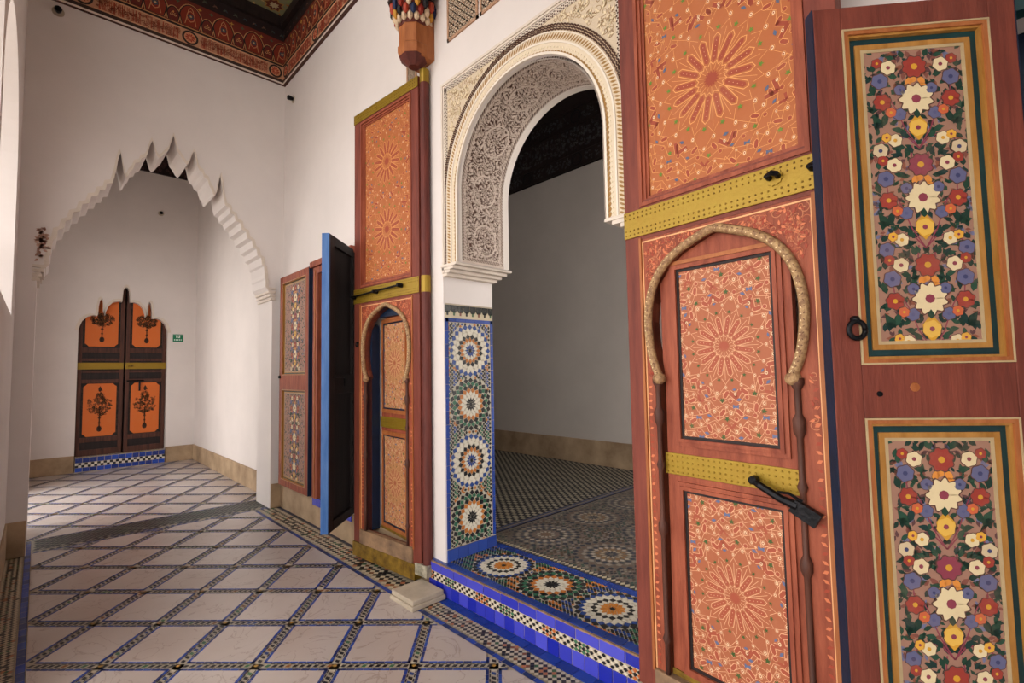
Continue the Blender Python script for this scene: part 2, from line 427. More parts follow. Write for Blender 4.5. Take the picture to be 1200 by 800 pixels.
# --- alfiz: raised white frame round the arch
YA0, YA1, ZA = 1.285, 2.765, 3.525
fr = MB()
def frame_strip(mb, y0, y1, zt, w, n0, n1, zb=ZS):
    mb.box(X0-n1, X0-n0, y1-w, y1, zb, zt); mb.box(X0-n1, X0-n0, y0, y0+w, zb, zt); mb.box(X0-n1, X0-n0, y0+w, y1-w, zt-w, zt)
frame_strip(fr, YA0-.03, YA1+.03, ZA+.04, .018, -.005, .016, 2.2)
frame_strip(fr, YA0-.012, YA1+.012, ZA+.022, .012, -.005, .008, 2.2)
fr.build('white_moulding', M['stucco'], wall_right)
# --- archivolt bands and spandrels, painted stucco reliefs
def ring(art, r0, r1, col, l):
    ps = archprof(40)
    def off(r): return [(YC+(R_+r)*cos(pi*k/40), ZC+(R_+r)*sin(pi*k/40)) for k in range(41)]
    a = [(YC+HW+r0, ZS)]+off(r0)+[(YC-HW-r0, ZS)]; b = [(YC+HW+r1, ZS)]+off(r1)+[(YC-HW-r1, ZS)]
    for i in range(len(a)-1): art.poly([a[i], a[i+1], b[i+1], b[i]], col, l)
def along(r, step):
    out = []; L1 = ZC-ZS; L2 = pi*(R_+r); n = int((2*L1+L2)/step)
    for k in range(n+1):
        s = k*(2*L1+L2)/n
        if s < L1: out.append((YC+HW+r, ZS+s, 0))
        elif s < L1+L2: a = (s-L1)/(R_+r); out.append((YC+(R_+r)*cos(a), ZC+(R_+r)*sin(a), a))
        else: out.append((YC-HW-r, ZC-(s-L1-L2), pi))
    return out
CRM, OCH, DRK = 'd2c6b6', 'b08a5a', '4a3026'
sp = Art()
sp.poly([(YA1, ZS), (YA1, ZA), (YA0, ZA), (YA0, ZS)], 'cdb894', -3)     # ground, cut away by the ring wall below
sp = Art()
# spandrel ground as strips between ring and frame
pr = [(y, z) for y, z, a in along(.125, .03)]
for (a, b) in zip(pr, pr[1:]):
    if min(a[1], b[1]) < ZS+.01 or abs(a[0]-b[0]) < 1e-4: continue
    sp.poly([a, b, (b[0], ZA), (a[0], ZA)], 'c9b8a0', 0)
sp.rect(YA0, pr[-1][0], ZS, ZA, 'c9b8a0', 0); sp.rect(pr[0][0], YA1, ZS, ZA, 'c9b8a0', 0)
random.seed(5)
def swirl(art, x, y, r, turns, col, w, l, rot=0, sgn=1):
    n = int(10*turns)+4
    art.line([(x+r*(1-k/n*.85)*cos(rot+sgn*2*pi*turns*k/n), y+r*(1-k/n*.85)*sin(rot+sgn*2*pi*turns*k/n)) for k in range(n+1)], w, col, l)
for _ in range(1500):
    y, z = random.uniform(YA0+.04, YA1-.04), random.uniform(2.6, ZA-.045)
    if hypot(y-YC, z-ZC) < R_+.185: continue
    swirl(sp, y, z, random.uniform(.012, .028), 1.1, random.choice(['a8906c', 'b39a78', '987a58']), .003, 1, random.uniform(0, 6), random.choice((-1, 1)))
    sp.leaf(y, z, random.uniform(0, 6), .03, .012, 'dac9a9', 2)
for (x0, x1, z0, z1) in ((YA0, YA0+.03, 2.3, ZA), (YA1-.03, YA1, 2.3, ZA), (YA0, YA1, ZA-.03, ZA)):
    sp.rect(x0, x1, z0, z1, CRM, 3)
    if x1-x0 < .1:
        for k in range(int((z1-z0)/.014)): [sp.loz((x0+x1)/2+q+(.003 if k % 2 else -.003), z0+k*.014, 0, .011, .013, DRK, 4) for q in (-.008, .008)]
    else:
        for k in range(int((x1-x0)/.014)): [sp.loz(x0+k*.014, (z0+z1)/2+q+(.003 if k % 2 else -.003), 0, .013, .011, DRK, 4) for q in (-.008, .008)]
ring(sp, .0, .014, 'ddd3c6', 8); ring(sp, .014, .062, 'd3c4ac', 5); ring(sp, .062, .072, 'ddd3c6', 8); ring(sp, .072, .115, 'd0bfa6', 5); ring(sp, .115, .121, 'ddd3c6', 7); ring(sp, .121, .162, 'c0a98e', 4)
for y, z, a in along(.038, .026): sp.leaf(y-.014*sin(a+.9), z+.014*cos(a+.9)-.01, a+1.9, .034, .018, '94703f', 6); sp.ell(y, z, .005, .005, 'e0d2b6', 7, 6)
for y, z, a in along(.097, .022): sp.leaf(y-.02*cos(a), z-.02*sin(a), a+.5, .042, .012, '987545', 6)
for k, (y, z, a) in enumerate(along(.144, .013)):
    for q in (-.013, 0, .013): sp.loz(y+q*cos(a), z+q*sin(a), a+pi/4*(1 if k % 2 else -1), .0165, .0105, DRK, 6)
sp.clip(rectplanes(YA0, YA1, ZS, ZA)).build('carved_arch_face', M['stuc_art'], wallP(), wall_right, step=.0016, base=.001, side=True, label='ochre tinted carved stucco bands and spandrels of the arch')

# --- carved soffit of the arch : real relief
def soffit():
    n, m = 900, 170
    L1 = ZC-ZS; L2 = pi*R_; T = 2*L1+L2
    s = np.linspace(0, T, n); t = np.linspace(0, XB-X0, m); S, Tt = np.meshgrid(s, t, indexing='ij')
    ws = .035*np.sin(S*31+Tt*17)+.02*np.sin(Tt*53+1.3*np.cos(S*22)); wt = .03*np.sin(S*27-Tt*19)+.02*np.cos(S*47)
    h = np.cos((S+ws*.5)*200+2.6*np.sin((Tt+wt)*80))*np.cos((Tt+wt*.6)*190+2.8*np.sin((S+ws)*64))
    h2 = np.sin((S+Tt)*145+2.4*np.sin(Tt*80+S*13))*np.sin((S-Tt)*135+2.1*np.sin(S*71))
    h = np.maximum(h, h2*.95); rel = np.clip((h-.08)/.22, 0, 1)
    W_ = XB-X0
    # cartouches: rosettes every .36 m
    e = np.minimum(Tt+.036, W_-Tt)
    c = ((S/.36) % 1-.5)*.36; rr = np.hypot(c, (Tt-W_/2)*1.1)
    ringm = (np.abs(rr-.11) < .006); rel = np.where(ringm, 1, rel)
    inr = rr < .05; rel = np.where(inr, np.clip((np.cos(np.arctan2(c, Tt-W_/2)*8)*np.cos(rr*160)+.2)*3, 0, 1), rel)
    rope = np.clip(np.sin((S*1.0+Tt*1.2)*2*pi/.022)*3+.2, 0, 1)
    ends = np.minimum(S, T-S)
    rope2 = np.clip(np.sin((Tt+S)*2*pi/.022)*3+.2, 0, 1)
    rel = np.where((ends > .018) & (ends < .04), rope2, rel)
    rel = np.where((e > .055) & (e < .078), rope, rel)
    rel = np.where((e < .055) | (Tt < .012) | ((e > .078) & (e < .084)) | (ends < .018) | ((ends > .04) & (ends < .046)), 1, rel)
    rel = np.where((e > .088) & (e < .094), 1, rel)
    d = (1-rel)*.012+np.where((e < .055), -.003, 0)
    y = np.where(S < L1, HW, np.where(S < L1+L2, R_*np.cos((S-L1)/R_), -HW)); z = np.where(S < L1, ZS+S, np.where(S < L1+L2, ZC+R_*np.sin((S-L1)/R_), ZC-(S-L1-L2)))
    ny = np.where(S < L1, 1, np.where(S < L1+L2, np.cos((S-L1)/R_), -1)); nz = np.where((S < L1) | (S > L1+L2), 0, np.sin((S-L1)/R_))
    k0 = -.014
    V = np.stack([X0+Tt, YC+y+ny*(k0+d), z+nz*(k0+d)], -1).reshape(-1, 3)
    idx = np.arange(n*m).reshape(n, m)
    F = np.stack([idx[:-1, :-1], idx[1:, :-1], idx[1:, 1:], idx[:-1, 1:]], -1).reshape(-1, 4)
    me = bpy.data.meshes.new('carved_soffit'); me.from_pydata(V.tolist(), [], F.tolist())
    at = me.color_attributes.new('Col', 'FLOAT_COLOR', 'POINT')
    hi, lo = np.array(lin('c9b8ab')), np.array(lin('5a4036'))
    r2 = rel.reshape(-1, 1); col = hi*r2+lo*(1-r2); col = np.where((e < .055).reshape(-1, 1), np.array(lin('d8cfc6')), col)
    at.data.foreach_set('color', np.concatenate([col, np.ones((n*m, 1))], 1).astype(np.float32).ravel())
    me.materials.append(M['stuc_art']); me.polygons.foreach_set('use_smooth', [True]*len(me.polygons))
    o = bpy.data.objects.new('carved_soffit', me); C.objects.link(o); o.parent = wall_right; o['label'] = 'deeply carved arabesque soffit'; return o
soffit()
# imposts
for (ya, yb, sg) in ((YJ1, YC+HW, -1), (YJ0, YC-HW, 1)):
    im = MB()
    for k, (pr_, z0, z1) in enumerate(((.05, 2.175, 2.195), (.09, 2.195, 2.215), (.135, 2.215, 2.235), (.175, 2.235, 2.252))):
        y0, y1 = sorted((ya+sg*-.002, ya+sg*pr_)); im.box(X0-.004-.006*k, XB+.01+.012*k, y0, y1, z0, z1)
    im.build('impost_moulding', M['stucco'], wall_right)

# --- mosaic panel on the left jamb of the arch
def jambP(u, v, n): return (u, YJ1-n, v)
def rosette(art, x, y, R, kind, l=1, n=16):
    """concentric mosaic star; kind 0 blue/white with ochre heart, 1 green/ochre, 2 large ochre heart"""
    A = dict(w='cfc8b8', k='14161c', b='23407e', o='b06a2c', g='2c5f48', a='c07a34')
    seqs = [('b', 'w', 'o', 'k', 'w', 'w', 'b'), ('k', 'w', 'w', 'o', 'k', 'g', 'k'), ('a', 'a', 'w', 'k', 'w', 'w', 'b', 'k')]
    sq = seqs[kind]
    art.star(x, y, 8, R*.10, R*.05, A['k'], l); 
    dr = R*.9/len(sq)
    for q, c in enumerate(sq):
        r = R*.1+dr*(q+.5); m = n if q < 5 else int(n*1.5)
        if q < 2: m = n*3//4
        ph = (q % 2)*pi/m
        for k in range(m):
            a = 2*pi*k/m+ph; wd = 2*pi*r/m
            art.loz(x+r*cos(a), y+r*sin(a), a, dr*1.6, wd*.90, A[c], l)
def mosaic(rect, stars, grid, l=1, pal=None):
    art = Art(); x0, x1, y0, y1 = rect
    pal = pal or ['14161c', '14161c', '2c5f48', 'b06a2c', '23407e']
    art.rect(*rect, 'b0a897', 0)
    for (x, y, R, k) in stars: rosette(art, x, y, R, k, l)
    nx, ny = int((x1-x0)/grid), int((y1-y0)/grid)
    for i in range(nx+1):
        for j in range(2*ny+1):
            x = x0+(i+.5*(j % 2))*grid; y = y0+j*grid/2
            dd = min(hypot(x-s[0], y-s[1])-s[2] for s in stars) if stars else 1
            if dd < grid*.25: continue
            w = int((abs(x-(x0+x1)/2)+y)*9) % 3
            c = pal[0] if (i+j) % 2 else [pal[3], pal[2], pal[4]][w] if dd > .012 else pal[3]
            art.loz(x, y, pi/2 if (i+j//2) % 2 else 0, grid*.88, grid*.60, c, l)
    return art.clip(rectplanes(*rect))
UB0, UB1 = X0+.012, 2.497
mp = mosaic((UB0+.028, UB1-.028, .285, 1.855), [((UB0+UB1)/2, z, .185, k) for z, k in ((1.655, 0), (1.265, 1), (.86, 0), (.46, 1))], .030)
mp.build('mosaic_panel', M['zell'], jambP, wall_right, step=.003, base=.001, side=True, label='star patterned mosaic panel on the arch jamb')
jb = MB()
mb = MB(); mb.box(UB0, UB1, YJ1-.0003, YJ1+.01, .2, 1.99); mb.build('mosaic_backing', M['grout'], wall_right)
for k in range(17):
    z0 = .285+k*.0942
    for u in (UB0, UB1-.025): MB().box(u, u+.025, YJ1-.005, YJ1, z0+.001, z0+.0932).build('blue_edging_tile', M['btile_d'], wall_right)
for k in range(5):
    w = (UB1-UB0)/5
    MB().box(UB0+k*w+.001, UB0+(k+1)*w-.001, YJ1-.005, YJ1, 1.859, 1.885).build('blue_edging_tile', M['btile_d'], wall_right)
    MB().box(UB0+k*w+.001, UB0+(k+1)*w-.001, YJ1-.012, YJ1, .202, .28).build('blue_edging_tile', M['btile_d'], wall_right)
cr = Art(); cr.rect(UB0, UB1, 1.886, 1.975, 'bcae92', 0)
for k in range(8):
    x = UB0+.02+k*(UB1-UB0-.04)/7
    cr.rect(x-.027, x+.027, 1.944, 1.979, '101412', 1); cr.poly([(x-.027, 1.944), (x-.016, 1.926), (x+.016, 1.926), (x+.027, 1.944)], '101412', 1)
    cr.rect(x-.007, x+.007, 1.905, 1.934, ['101412', '3a5a3c', '7a4a3a'][k % 3], 1)
cr.clip(rectplanes(UB0, UB1, 1.886, 1.99)).build('merlon_tiles', M['zell'], jambP, wall_right, step=.003, base=.001, side=True, label='row of black stepped merlon tiles')

# --- carved strips higher on the wall
def lattice_panel(y0, y1, z0, z1, seed, cell=.05):
    random.seed(seed); a = Art(); a.rect(y0, y1, z0, z1, '7c5444', 0)
    j = 0; z = z0
    while z < z1:
        y = y0+(cell/2 if j % 2 else 0)
        while y < y1+cell:
            for q in range(8): a.loz(y+cell*.24*cos(q*pi/4+.3), z+cell*.24*sin(q*pi/4+.3), q*pi/4+.3+.5, cell*.3, cell*.12, 'd2bfa8', 2)
            a.line([(y-cell/2, z), (y, z+cell/2), (y+cell/2, z)], cell*.1, 'dccbb4', 3)
            a.line([(y-cell/2, z), (y, z-cell/2), (y+cell/2, z)], cell*.1, 'dccbb4', 3)
            y += cell
        z += cell/2; j += 1
    a.clip(rectplanes(y0, y1, z0, z1))
    for r in ((y0-.02, y0, z0-.02, z1), (y1, y1+.02, z0-.02, z1), (y0-.02, y1+.02, z0-.02, z0)): a.rect(*r, 'a8846a', 4)
    a.build('carved_panel', M['stuc_art'], wallP(), wall_right, step=.002, base=.001, side=True)
lattice_panel(2.40, 2.70, 3.87, 5.0, 1); lattice_panel(1.3, 2.34, 3.87, 5.0, 2, .06)
lattice_panel(3.14, 3.24, 3.2, 5.0, 3, .04)

# ================================================================== STEP (trim_1) in the archway
XS = 2.0
step = MB().box(XS+.004, XB+.2, 1.0, 2.955, 0, .196).build('trim_1', M['grout'], kind='structure', label='raised blue tiled step in the archway')
random.seed(8)
YS1 = 2.95
y = YS1; 
while y > 1.02:
    w = random.uniform(.135, .165); y0 = max(1.0, y-w)
    MB().box(XS-.002+random.uniform(0, .002), XS+.01, y0+.0022, y-.0022, .136, .192).build('riser_tile', M['btile'], step, bevel=.003)
    y -= w
y = YS1
while y > 1.02:
    w = random.uniform(.08, .09); y0 = max(1.0, y-w)
    MB().box(XS-.002+random.uniform(0, .002), XS+.01, y0+.0020, y-.0020, .0, .077).build('riser_tile', M['btile'], step, bevel=.002)
    y -= w
y = YS1
while y > 1.02:
    w = .112; y0 = max(1.0, y-w)
    MB().box(XS+.012, XS+.072, y0+.0015, y-.0015, .19, .200).build('edge_tile', M['btile_d'], step, bevel=.003)
    MB().box(XS+.5, XS+.56, y0+.0015, y-.0015, .19, .200).build('edge_tile', M['btile_d'], step, bevel=.002)
    y -= w
MB().box(XS, XS+.012, 1.0, YS1, .186, .198).build('nosing', M['wood_end'], step, label='chipped brown nosing')
rs = Art()
def rcol(x, y, j):
    if j % 2: return '14161c'
    g = int((x+9)/.11) % 5
    return ['cfc6b2', '3a6b4c', 'cfc6b2', 'b4612e', 'cfc6b2'][g]
rs.rect(1.0, YS1, .08, .133, 'b5ab97', 0)
for k in range(int(1.95/.0245)):
    yy = 1.0+.0245*(k+.5)
    for j in range(3):
        zz = .0885+.0175*j
        c = '14161c' if (k+j) % 2 else rcol(yy, zz, 0)
        rs.loz(yy, zz, 0, .026, .019, c, 1)
rs.clip(rectplanes(1.0, YS1, .08, .134)).build('riser_mosaic', M['zell'], wallP(XS+.006), step, step=.004, base=.001, side=True, label='harlequin mosaic course')
sm = mosaic((XS+.075, XS+.497, 1.235, 2.80), [(XS+.286, y, .205, k) for y, k in ((2.49, 2), (2.06, 1), (1.62, 2), (1.2, 1))], .026)
sm.build('sill_mosaic', M['zell'], floorP(.196), step, step=.003, base=.001, side=True, label='star patterned mosaic sill')

# ================================================================== ROOM BEHIND THE ARCH
XR = 5.55; ZF = .2
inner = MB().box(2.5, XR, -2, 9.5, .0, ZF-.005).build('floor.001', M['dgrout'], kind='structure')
fi = Art()
XI = XS+.56
for k in range(52):   # sawtooth strip behind the sill
    fi.loz(XI+.03, 1.25+k*.0337, 0, .05, .03, 'b9ad93', 1)
fi.rect(XI, XI+.06, -.2, 3.06, '2a2c38', 0)
random.seed(11)
stars = [(XI+.06+.32+i*.62, 2.70-j*.62, .27, 3 if (i+j) % 2 else 0) for i in range(4) for j in range(4)]
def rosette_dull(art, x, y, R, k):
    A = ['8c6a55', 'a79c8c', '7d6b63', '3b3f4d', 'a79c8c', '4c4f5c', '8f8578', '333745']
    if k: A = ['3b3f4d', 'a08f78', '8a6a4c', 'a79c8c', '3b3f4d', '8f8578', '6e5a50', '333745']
    dr = R/8.5
    for q, c in enumerate(A):
        r = dr*(q+1); m = 12 if q < 3 else 18 if q < 6 else 26
        for kk in range(m):
            a = 2*pi*(kk+.5*(q % 2))/m; art.loz(x+r*cos(a), y+r*sin(a), a, dr*1.4, 2*pi*r/m*.78, c, 1)
ca = Art(); ca.rect(XI+.06, XR-.3, -.2, 3.02, '6f665c', 0)
for (x, y, R, k) in stars: rosette_dull(ca, x, y, R, k)
g = .034
for i in range(int((XR-.3-XI-.06)/g)):
    for j in range(int(3.2/g)*2):
        x = XI+.06+(i+.5*(j % 2))*g; y = -.2+j*g/2
        if y > 3.0 or min(hypot(x-s[0], y-s[1])-s[2] for s in stars) < .005: continue
        ca.loz(x, y, 0, g*.85, g*.6, random.choice(['2b2f3d', '7d6b63', '8f8578', '5a4438', '31504a']), 1)
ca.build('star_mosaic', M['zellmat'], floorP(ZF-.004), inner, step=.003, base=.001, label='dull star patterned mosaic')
bars(fi, XI+.06, XR-.1, 3.03, 3.055, 40, ['20305c', '2a3c6e'], 'x'); bars(fi, XI+.06, XR-.1, 3.085, 3.105, 40, ['20305c', '2a3c6e'], 'x'); fi.rect(XI, XR, 3.055, 3.085, '807565', 0)
dx, dy = .075, .05
for i in range(int((XR-2.5)/dx)):
    for j in range(int(6.3/dy)):
        x = 2.5+i*dx+(j % 2)*dx/2; y = 3.11+j*dy
        fi.poly([(x, y), (x+dx*.5, y+.004), (x+dx*.5, y+dy-.003), (x, y+dy-.006)], random.choice(['9a917c', 'a59c88', '8c8570']), 1)
fi.build('checkered_mosaic', M['zellmat'], floorP(ZF-.004), inner, step=.003, base=.001, label='cream and dark checkered mosaic')
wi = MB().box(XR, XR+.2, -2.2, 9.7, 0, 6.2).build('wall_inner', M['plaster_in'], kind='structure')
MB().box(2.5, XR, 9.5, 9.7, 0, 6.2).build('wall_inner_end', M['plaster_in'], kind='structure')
MB().box(XR-.015, XR+.01, -2, 9.5, ZF-.01, .53).box(2.5, XR, 9.485, 9.51, ZF-.01, .53).build('baseboard_inner', M['base'], kind='structure', bevel=.006)
ZI = 4.42
fz = MB().box(XR-.035, XR+.01, -2, 9.5, ZI, 5.35).box(XR-.05, XR, -2, 9.5, ZI, ZI+.03).box(XR-.05, XR, -2, 9.5, ZI+.22, ZI+.25).box(XR-.06, XR, -2, 9.5, ZI+.62, ZI+.66).box(XR-.06, XR, -2, 9.5, ZI+.86, ZI+.9)
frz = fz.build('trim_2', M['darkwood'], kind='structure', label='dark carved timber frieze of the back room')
fa = Art(); random.seed(14)
for row, (z0, z1) in enumerate(((ZI+.04, ZI+.21), (ZI+.67, ZI+.85))):
    for k in range(9):
        yc = .3+k*1.0; zc = (z0+z1)/2
        for q in range(20):
            a = 2*pi*q/20; a2 = 2*pi*(q+1)/20
            for R1, R2 in ((.095, .08), (.06, .052)): fa.poly([(yc+R1*cos(a), zc+R1*sin(a)), (yc+R1*cos(a2), zc+R1*sin(a2)), (yc+R2*cos(a2), zc+R2*sin(a2)), (yc+R2*cos(a), zc+R2*sin(a))], '0b0c10', 1)
        for q in range(60): swirl(fa, yc+random.uniform(.12, .88), random.uniform(z0+.02, z1-.02), .018, .8, '494a4e', .004, 1, random.uniform(0, 6))
for _ in range(1500): swirl(fa, random.uniform(0, 9), random.uniform(ZI+.28, ZI+.59), .02, .9, random.choice(['45474c', '3b3134', '50504e']), .005, 1, random.uniform(0, 6))
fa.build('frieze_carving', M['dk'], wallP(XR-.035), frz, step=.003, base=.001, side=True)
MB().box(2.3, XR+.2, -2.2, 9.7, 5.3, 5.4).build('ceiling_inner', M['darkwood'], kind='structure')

# ================================================================== SCALLOPED ARCH WALL (wall_far)
YF0, YF1 = 5.98, 6.46
XC_ = .935
def scallop(cx, s0):
    # half profile (distance from the centre, height): niche, pendants, then small steps
    h = [(0, 4.0), (.02, 3.93), (.04, 3.84), (.07, 3.80), (.095, 3.755), (.12, 3.73), (.14, 3.76), (.16, 3.84), (.178, 3.89), (.196, 3.84), (.215, 3.74), (.235, 3.70), (.26, 3.685), (.275, 3.64), (.31, 3.62), (.325, 3.56), (.35, 3.52), (.365, 3.47), (.38, 3.46), (.39, 3.52), (.405, 3.62), (.425, 3.70), (.44, 3.63), (.455, 3.50), (.465, 3.44)]
    steps = [(.48, 3.375), (.52, 3.36), (.53, 3.30), (.57, 3.285), (.585, 3.225), (.63, 3.21), (.645, 3.14), (.69, 3.12), (.705, 3.05), (.75, 3.03), (.765, 2.96), (.80, 2.94), (.812, 2.87), (.85, 2.85), (.86, 2.77), (.88, 2.75),
             (.89, 2.66), (.89, 2.62), (.90, 2.60), (.90, 2.52), (.915, 2.50), (.955, 2.44), (.975, 2.38)]
    return h+steps
hp = scallop(0, 0)
openL, openR = XC_-.975, XC_+.985
right = [(XC_+d*1.01, z) for d, z in hp]; left = [(XC_-d, z) for d, z in hp[1:]][::-1]
profile = [(openL, 0)]+left+right+[(openR, 0)]
def wf_out(): return [(-.4, 0), ]+profile+[(2.10, 0), (2.10, HT), (-.4, HT)]
wall_far = MB().prism(wf_out(), lambda u, v, n: (u, YF0+n, v), 0, YF1-YF0).build('wall_far', M['plaster'], kind='structure')
# pale raised edge along the scallops
rim = MB(); pth = [p for p in profile if p[1] > 2.3]
inner_p = pth; outer_p = []
for i, p in enumerate(pth):
    v = Vector((p[0]-XC_, p[1]-2.6)); v.normalize(); outer_p.append((p[0]+v.x*.035, p[1]+v.y*.035))
for a, b, c, d in zip(inner_p, inner_p[1:], outer_p[1:], outer_p):
    rim.prism([a, b, c, d], lambda u, v, n: (u, YF0+n, v), -.01, .0)
rim.build('scalloped_edge', M['stucco'], wall_far)
# impost mouldings of the scalloped arch
im = MB()
for k in range(4):
    im.box(openR-.02-.012*k, openR+.03, YF0-.015, YF1, 2.37+.04*k, 2.395+.04*k); im.box(openL-.03, openL+.02+.012*k, YF0-.015, YF1, 2.37+.04*k, 2.395+.04*k)
im.build('impost_moulding', M['stucco'], wall_far)
ra = Art(); random.seed(21)
for _ in range(60): ra.leaf(random.uniform(openL-.0, openL+.055), random.uniform(2.56, 2.84), random.uniform(0, 6), .035, .02, random.choice(['b28a78', 'c2a090', 'a67c6c']), 1)
ra.build('worn_carving', M['stuc_art'], farP(YF0-.011), wall_far, step=.001, side=True, label='worn reddish carved patch at the left springing')
MB().box(1.925, 2.09, YF0-.012, YF1+.005, 0, .27).box(-.2, -.045, YF0-.012, YF1, 0, .30).build('baseboard_arch', M['base'], kind='structure', bevel=.008)

# ---- alcove beyond
YD = 10.62
DX0, DX1, DSP = .44, 1.645, 2.34
def door_profile(cx, w):
    h = [(0, 3.06), (.022, 3.05), (.042, 3.0), (.05, 2.86), (.055, 2.80), (.10, 2.81), (.17, 2.79), (.23, 2.72), (.265, 2.62), (.272, 2.56), (.278, 2.57), (.282, 2.64), (.288, 2.73), (.30, 2.80), (.322, 2.83), (.345, 2.80), (.36, 2.70), (.364, 2.57), (.375, 2.54), (.43, 2.55), (.50, 2.52), (.56, 2.45), (.59, 2.36), (.6025, 2.30)]
    k = w/.6025
    return [(cx-d*k, z) for d, z in h[1:]][::-1]+[(cx+d*k, z) for d, z in h]
DCX, DW = (DX0+DX1)/2, (DX1-DX0)/2
dp = door_profile(DCX, DW)
oo = [(-.3, 0), (DX0, 0)]+dp+[(DX1, 0), (2.3, 0), (2.3, HT), (-.3, HT)]
wal = MB().prism(oo, lambda u, v, n: (u, YD+n, v), 0, .3).build('wall_alcove', M['plaster'], kind='structure')
rim = MB(); 
for (a, b) in zip(dp, dp[1:]):
    q = []
    for p in (b, a):
        v = Vector((p[0]-DCX, p[1]-2.2)).normalized(); q.append((p[0]+v.x*.045, p[1]+v.y*.045))
    rim.prism([a, b]+q, lambda u, v, n: (u, YD+n, v), -.012, 0)
rim.build('lobed_edge', M['stucco'], wal)
MB().box(2.08, 2.30, YF1, YD, 0, HT).build('wall_alcove_right', M['plaster'], kind='structure')
wl = MB().box(-.35, -.14, YF1, 7.1, 0, HT).box(-.35, -.14, 9.3, YD+.3, 0, HT).box(-.35, -.14, 7.1, 9.3, 3.6, HT)
wl.build('wall_alcove_left', M['plaster'], kind='structure')
MB().box(DX1+.0, 2.10, YD-.02, YD+.01, 0, .27).box(-.3, DX0, YD-.02, YD+.01, 0, .27).box(2.06, 2.09, YF1, YD, 0, .27).build('baseboard_alcove', M['base'], kind='structure', bevel=.006)
# tiled threshold under the far door
th = MB().box(DX0+.01, DX1-.01, YD-.05, YD+.3, 0, .235).build('trim_3', M['grout'], kind='structure', label='small blue tiled step below the far door')
ta = Art(); random.seed(30)
n = 13
for k in range(n):
    a = DX0+.01+k*(DX1-DX0-.02)/n; b = a+(DX1-DX0-.02)/n
    ta.rect(a+.003, b-.003, .155, .228, random.choice(['1c3a8c', '2348a8', '18307a']), 1); ta.rect(a+.003, b-.003, .012, .075, random.choice(['1c3a8c', '2348a8', '18307a']), 1)
for k in range(30):
    a = DX0+.01+k*(DX1-DX0-.02)/30
    ta.rect(a, a+.039, .115, .15, '14161c' if k % 2 else 'd0c8ba', 1); ta.rect(a, a+.039, .08, .115, 'd0c8ba' if k % 2 else '14161c', 1)
ta.build('threshold_tiles', M['zell'], farP(YD-.05), th, step=.004, base=.001, side=True)
tb = Art()
for i in range(40):
    for j in range(6): tb.loz(DX0+.02+i*.03, YD-.03+j*.05, 0, .026, .042, random.choice(['c2b9a4', 'c2b9a4', '24407c']), 1)
tb.clip(rectplanes(DX0+.01, DX1-.01, YD-.05, YD+.22)).build('threshold_top_mosaic', M['zellmat'], floorP(.235), th, step=.002, base=.001)

# ================================================================== LEFT WALL
XL = -.17
wlm = MB()
cy, rw, zs_, zsill = 4.42, 1.0, 3.0, 2.0
pts = [(cy-rw, zsill)]+[(cy-rw*cos(pi*k/20), zs_+.78*sin(pi*k/20)**.9 if 0 < k < 20 else zs_) for k in range(21)]+[(cy+rw, zsill)]
o1 = [(3.3, 0), (6.0, 0), (6.0, HT), (3.3, HT), (3.3, zsill)]
P = lambda u, v, n: (XL-n, u, v)
upper = [(4.1, HT), (4.1, 4.25), (3.3, 4.25), (3.3, zsill)]+pts+[(6.0, zsill), (6.0, HT)]  # unseen upper corner cut away to let added daylight in
wlm.prism(upper, P, 0, .42); wlm.prism([(3.3, 0), (6.0, 0), (6.0, zsill), (3.3, zsill)], P, 0, .42)
wall_left = wlm.build('wall_left', M['plaster'], kind='structure')
MB().box(XL-.01, XL+.012, 3.3, 6.0, 0, .3).build('baseboard_left', M['base'], kind='structure', bevel=.006)
gr = MB()
for z in (2.42, 2.50): gr.tube([(XL-.2, cy-rw, z), (XL-.2, cy+rw, z)], .009)
gr.build('window_3', M['plaster'], kind='structure', label='two thin white bars across the arched opening at the left')
wl2 = MB().box(XL-.42, XL, -1.6, 3.3, 3.4, 4.25).box(XL-.42, XL, -1.6, 4.1, 5.75, HT).box(XL-.42, XL, -1.6, 1.5, 4.25, 5.75).box(XL-.42, XL, -1.6, -1.1, 0, 4.5).build('wall_left_door', M['plaster'], kind='structure')  # unseen high openings, added to light the upper far wall
MB().box(-.6, 2.7, -1.8, -1.6, 0, HT).build('wall_back', M['plaster'], kind='structure')
MB().box(-14, -1.6, -12, 24, -.14, -.02).build('floor.002', M['bounce_pale'], kind='structure', label='unseen pale courtyard slab added to bounce daylight')  # added ground: stops sky light from below, bounces daylight up
MB().box(-2.9, XL-.42, -4, 3.2, 3.9, 4.02).build('ceiling_sky_block', M['bounce_pale'], kind='structure')  # unseen roof, added and sized to cut sky light near the camera
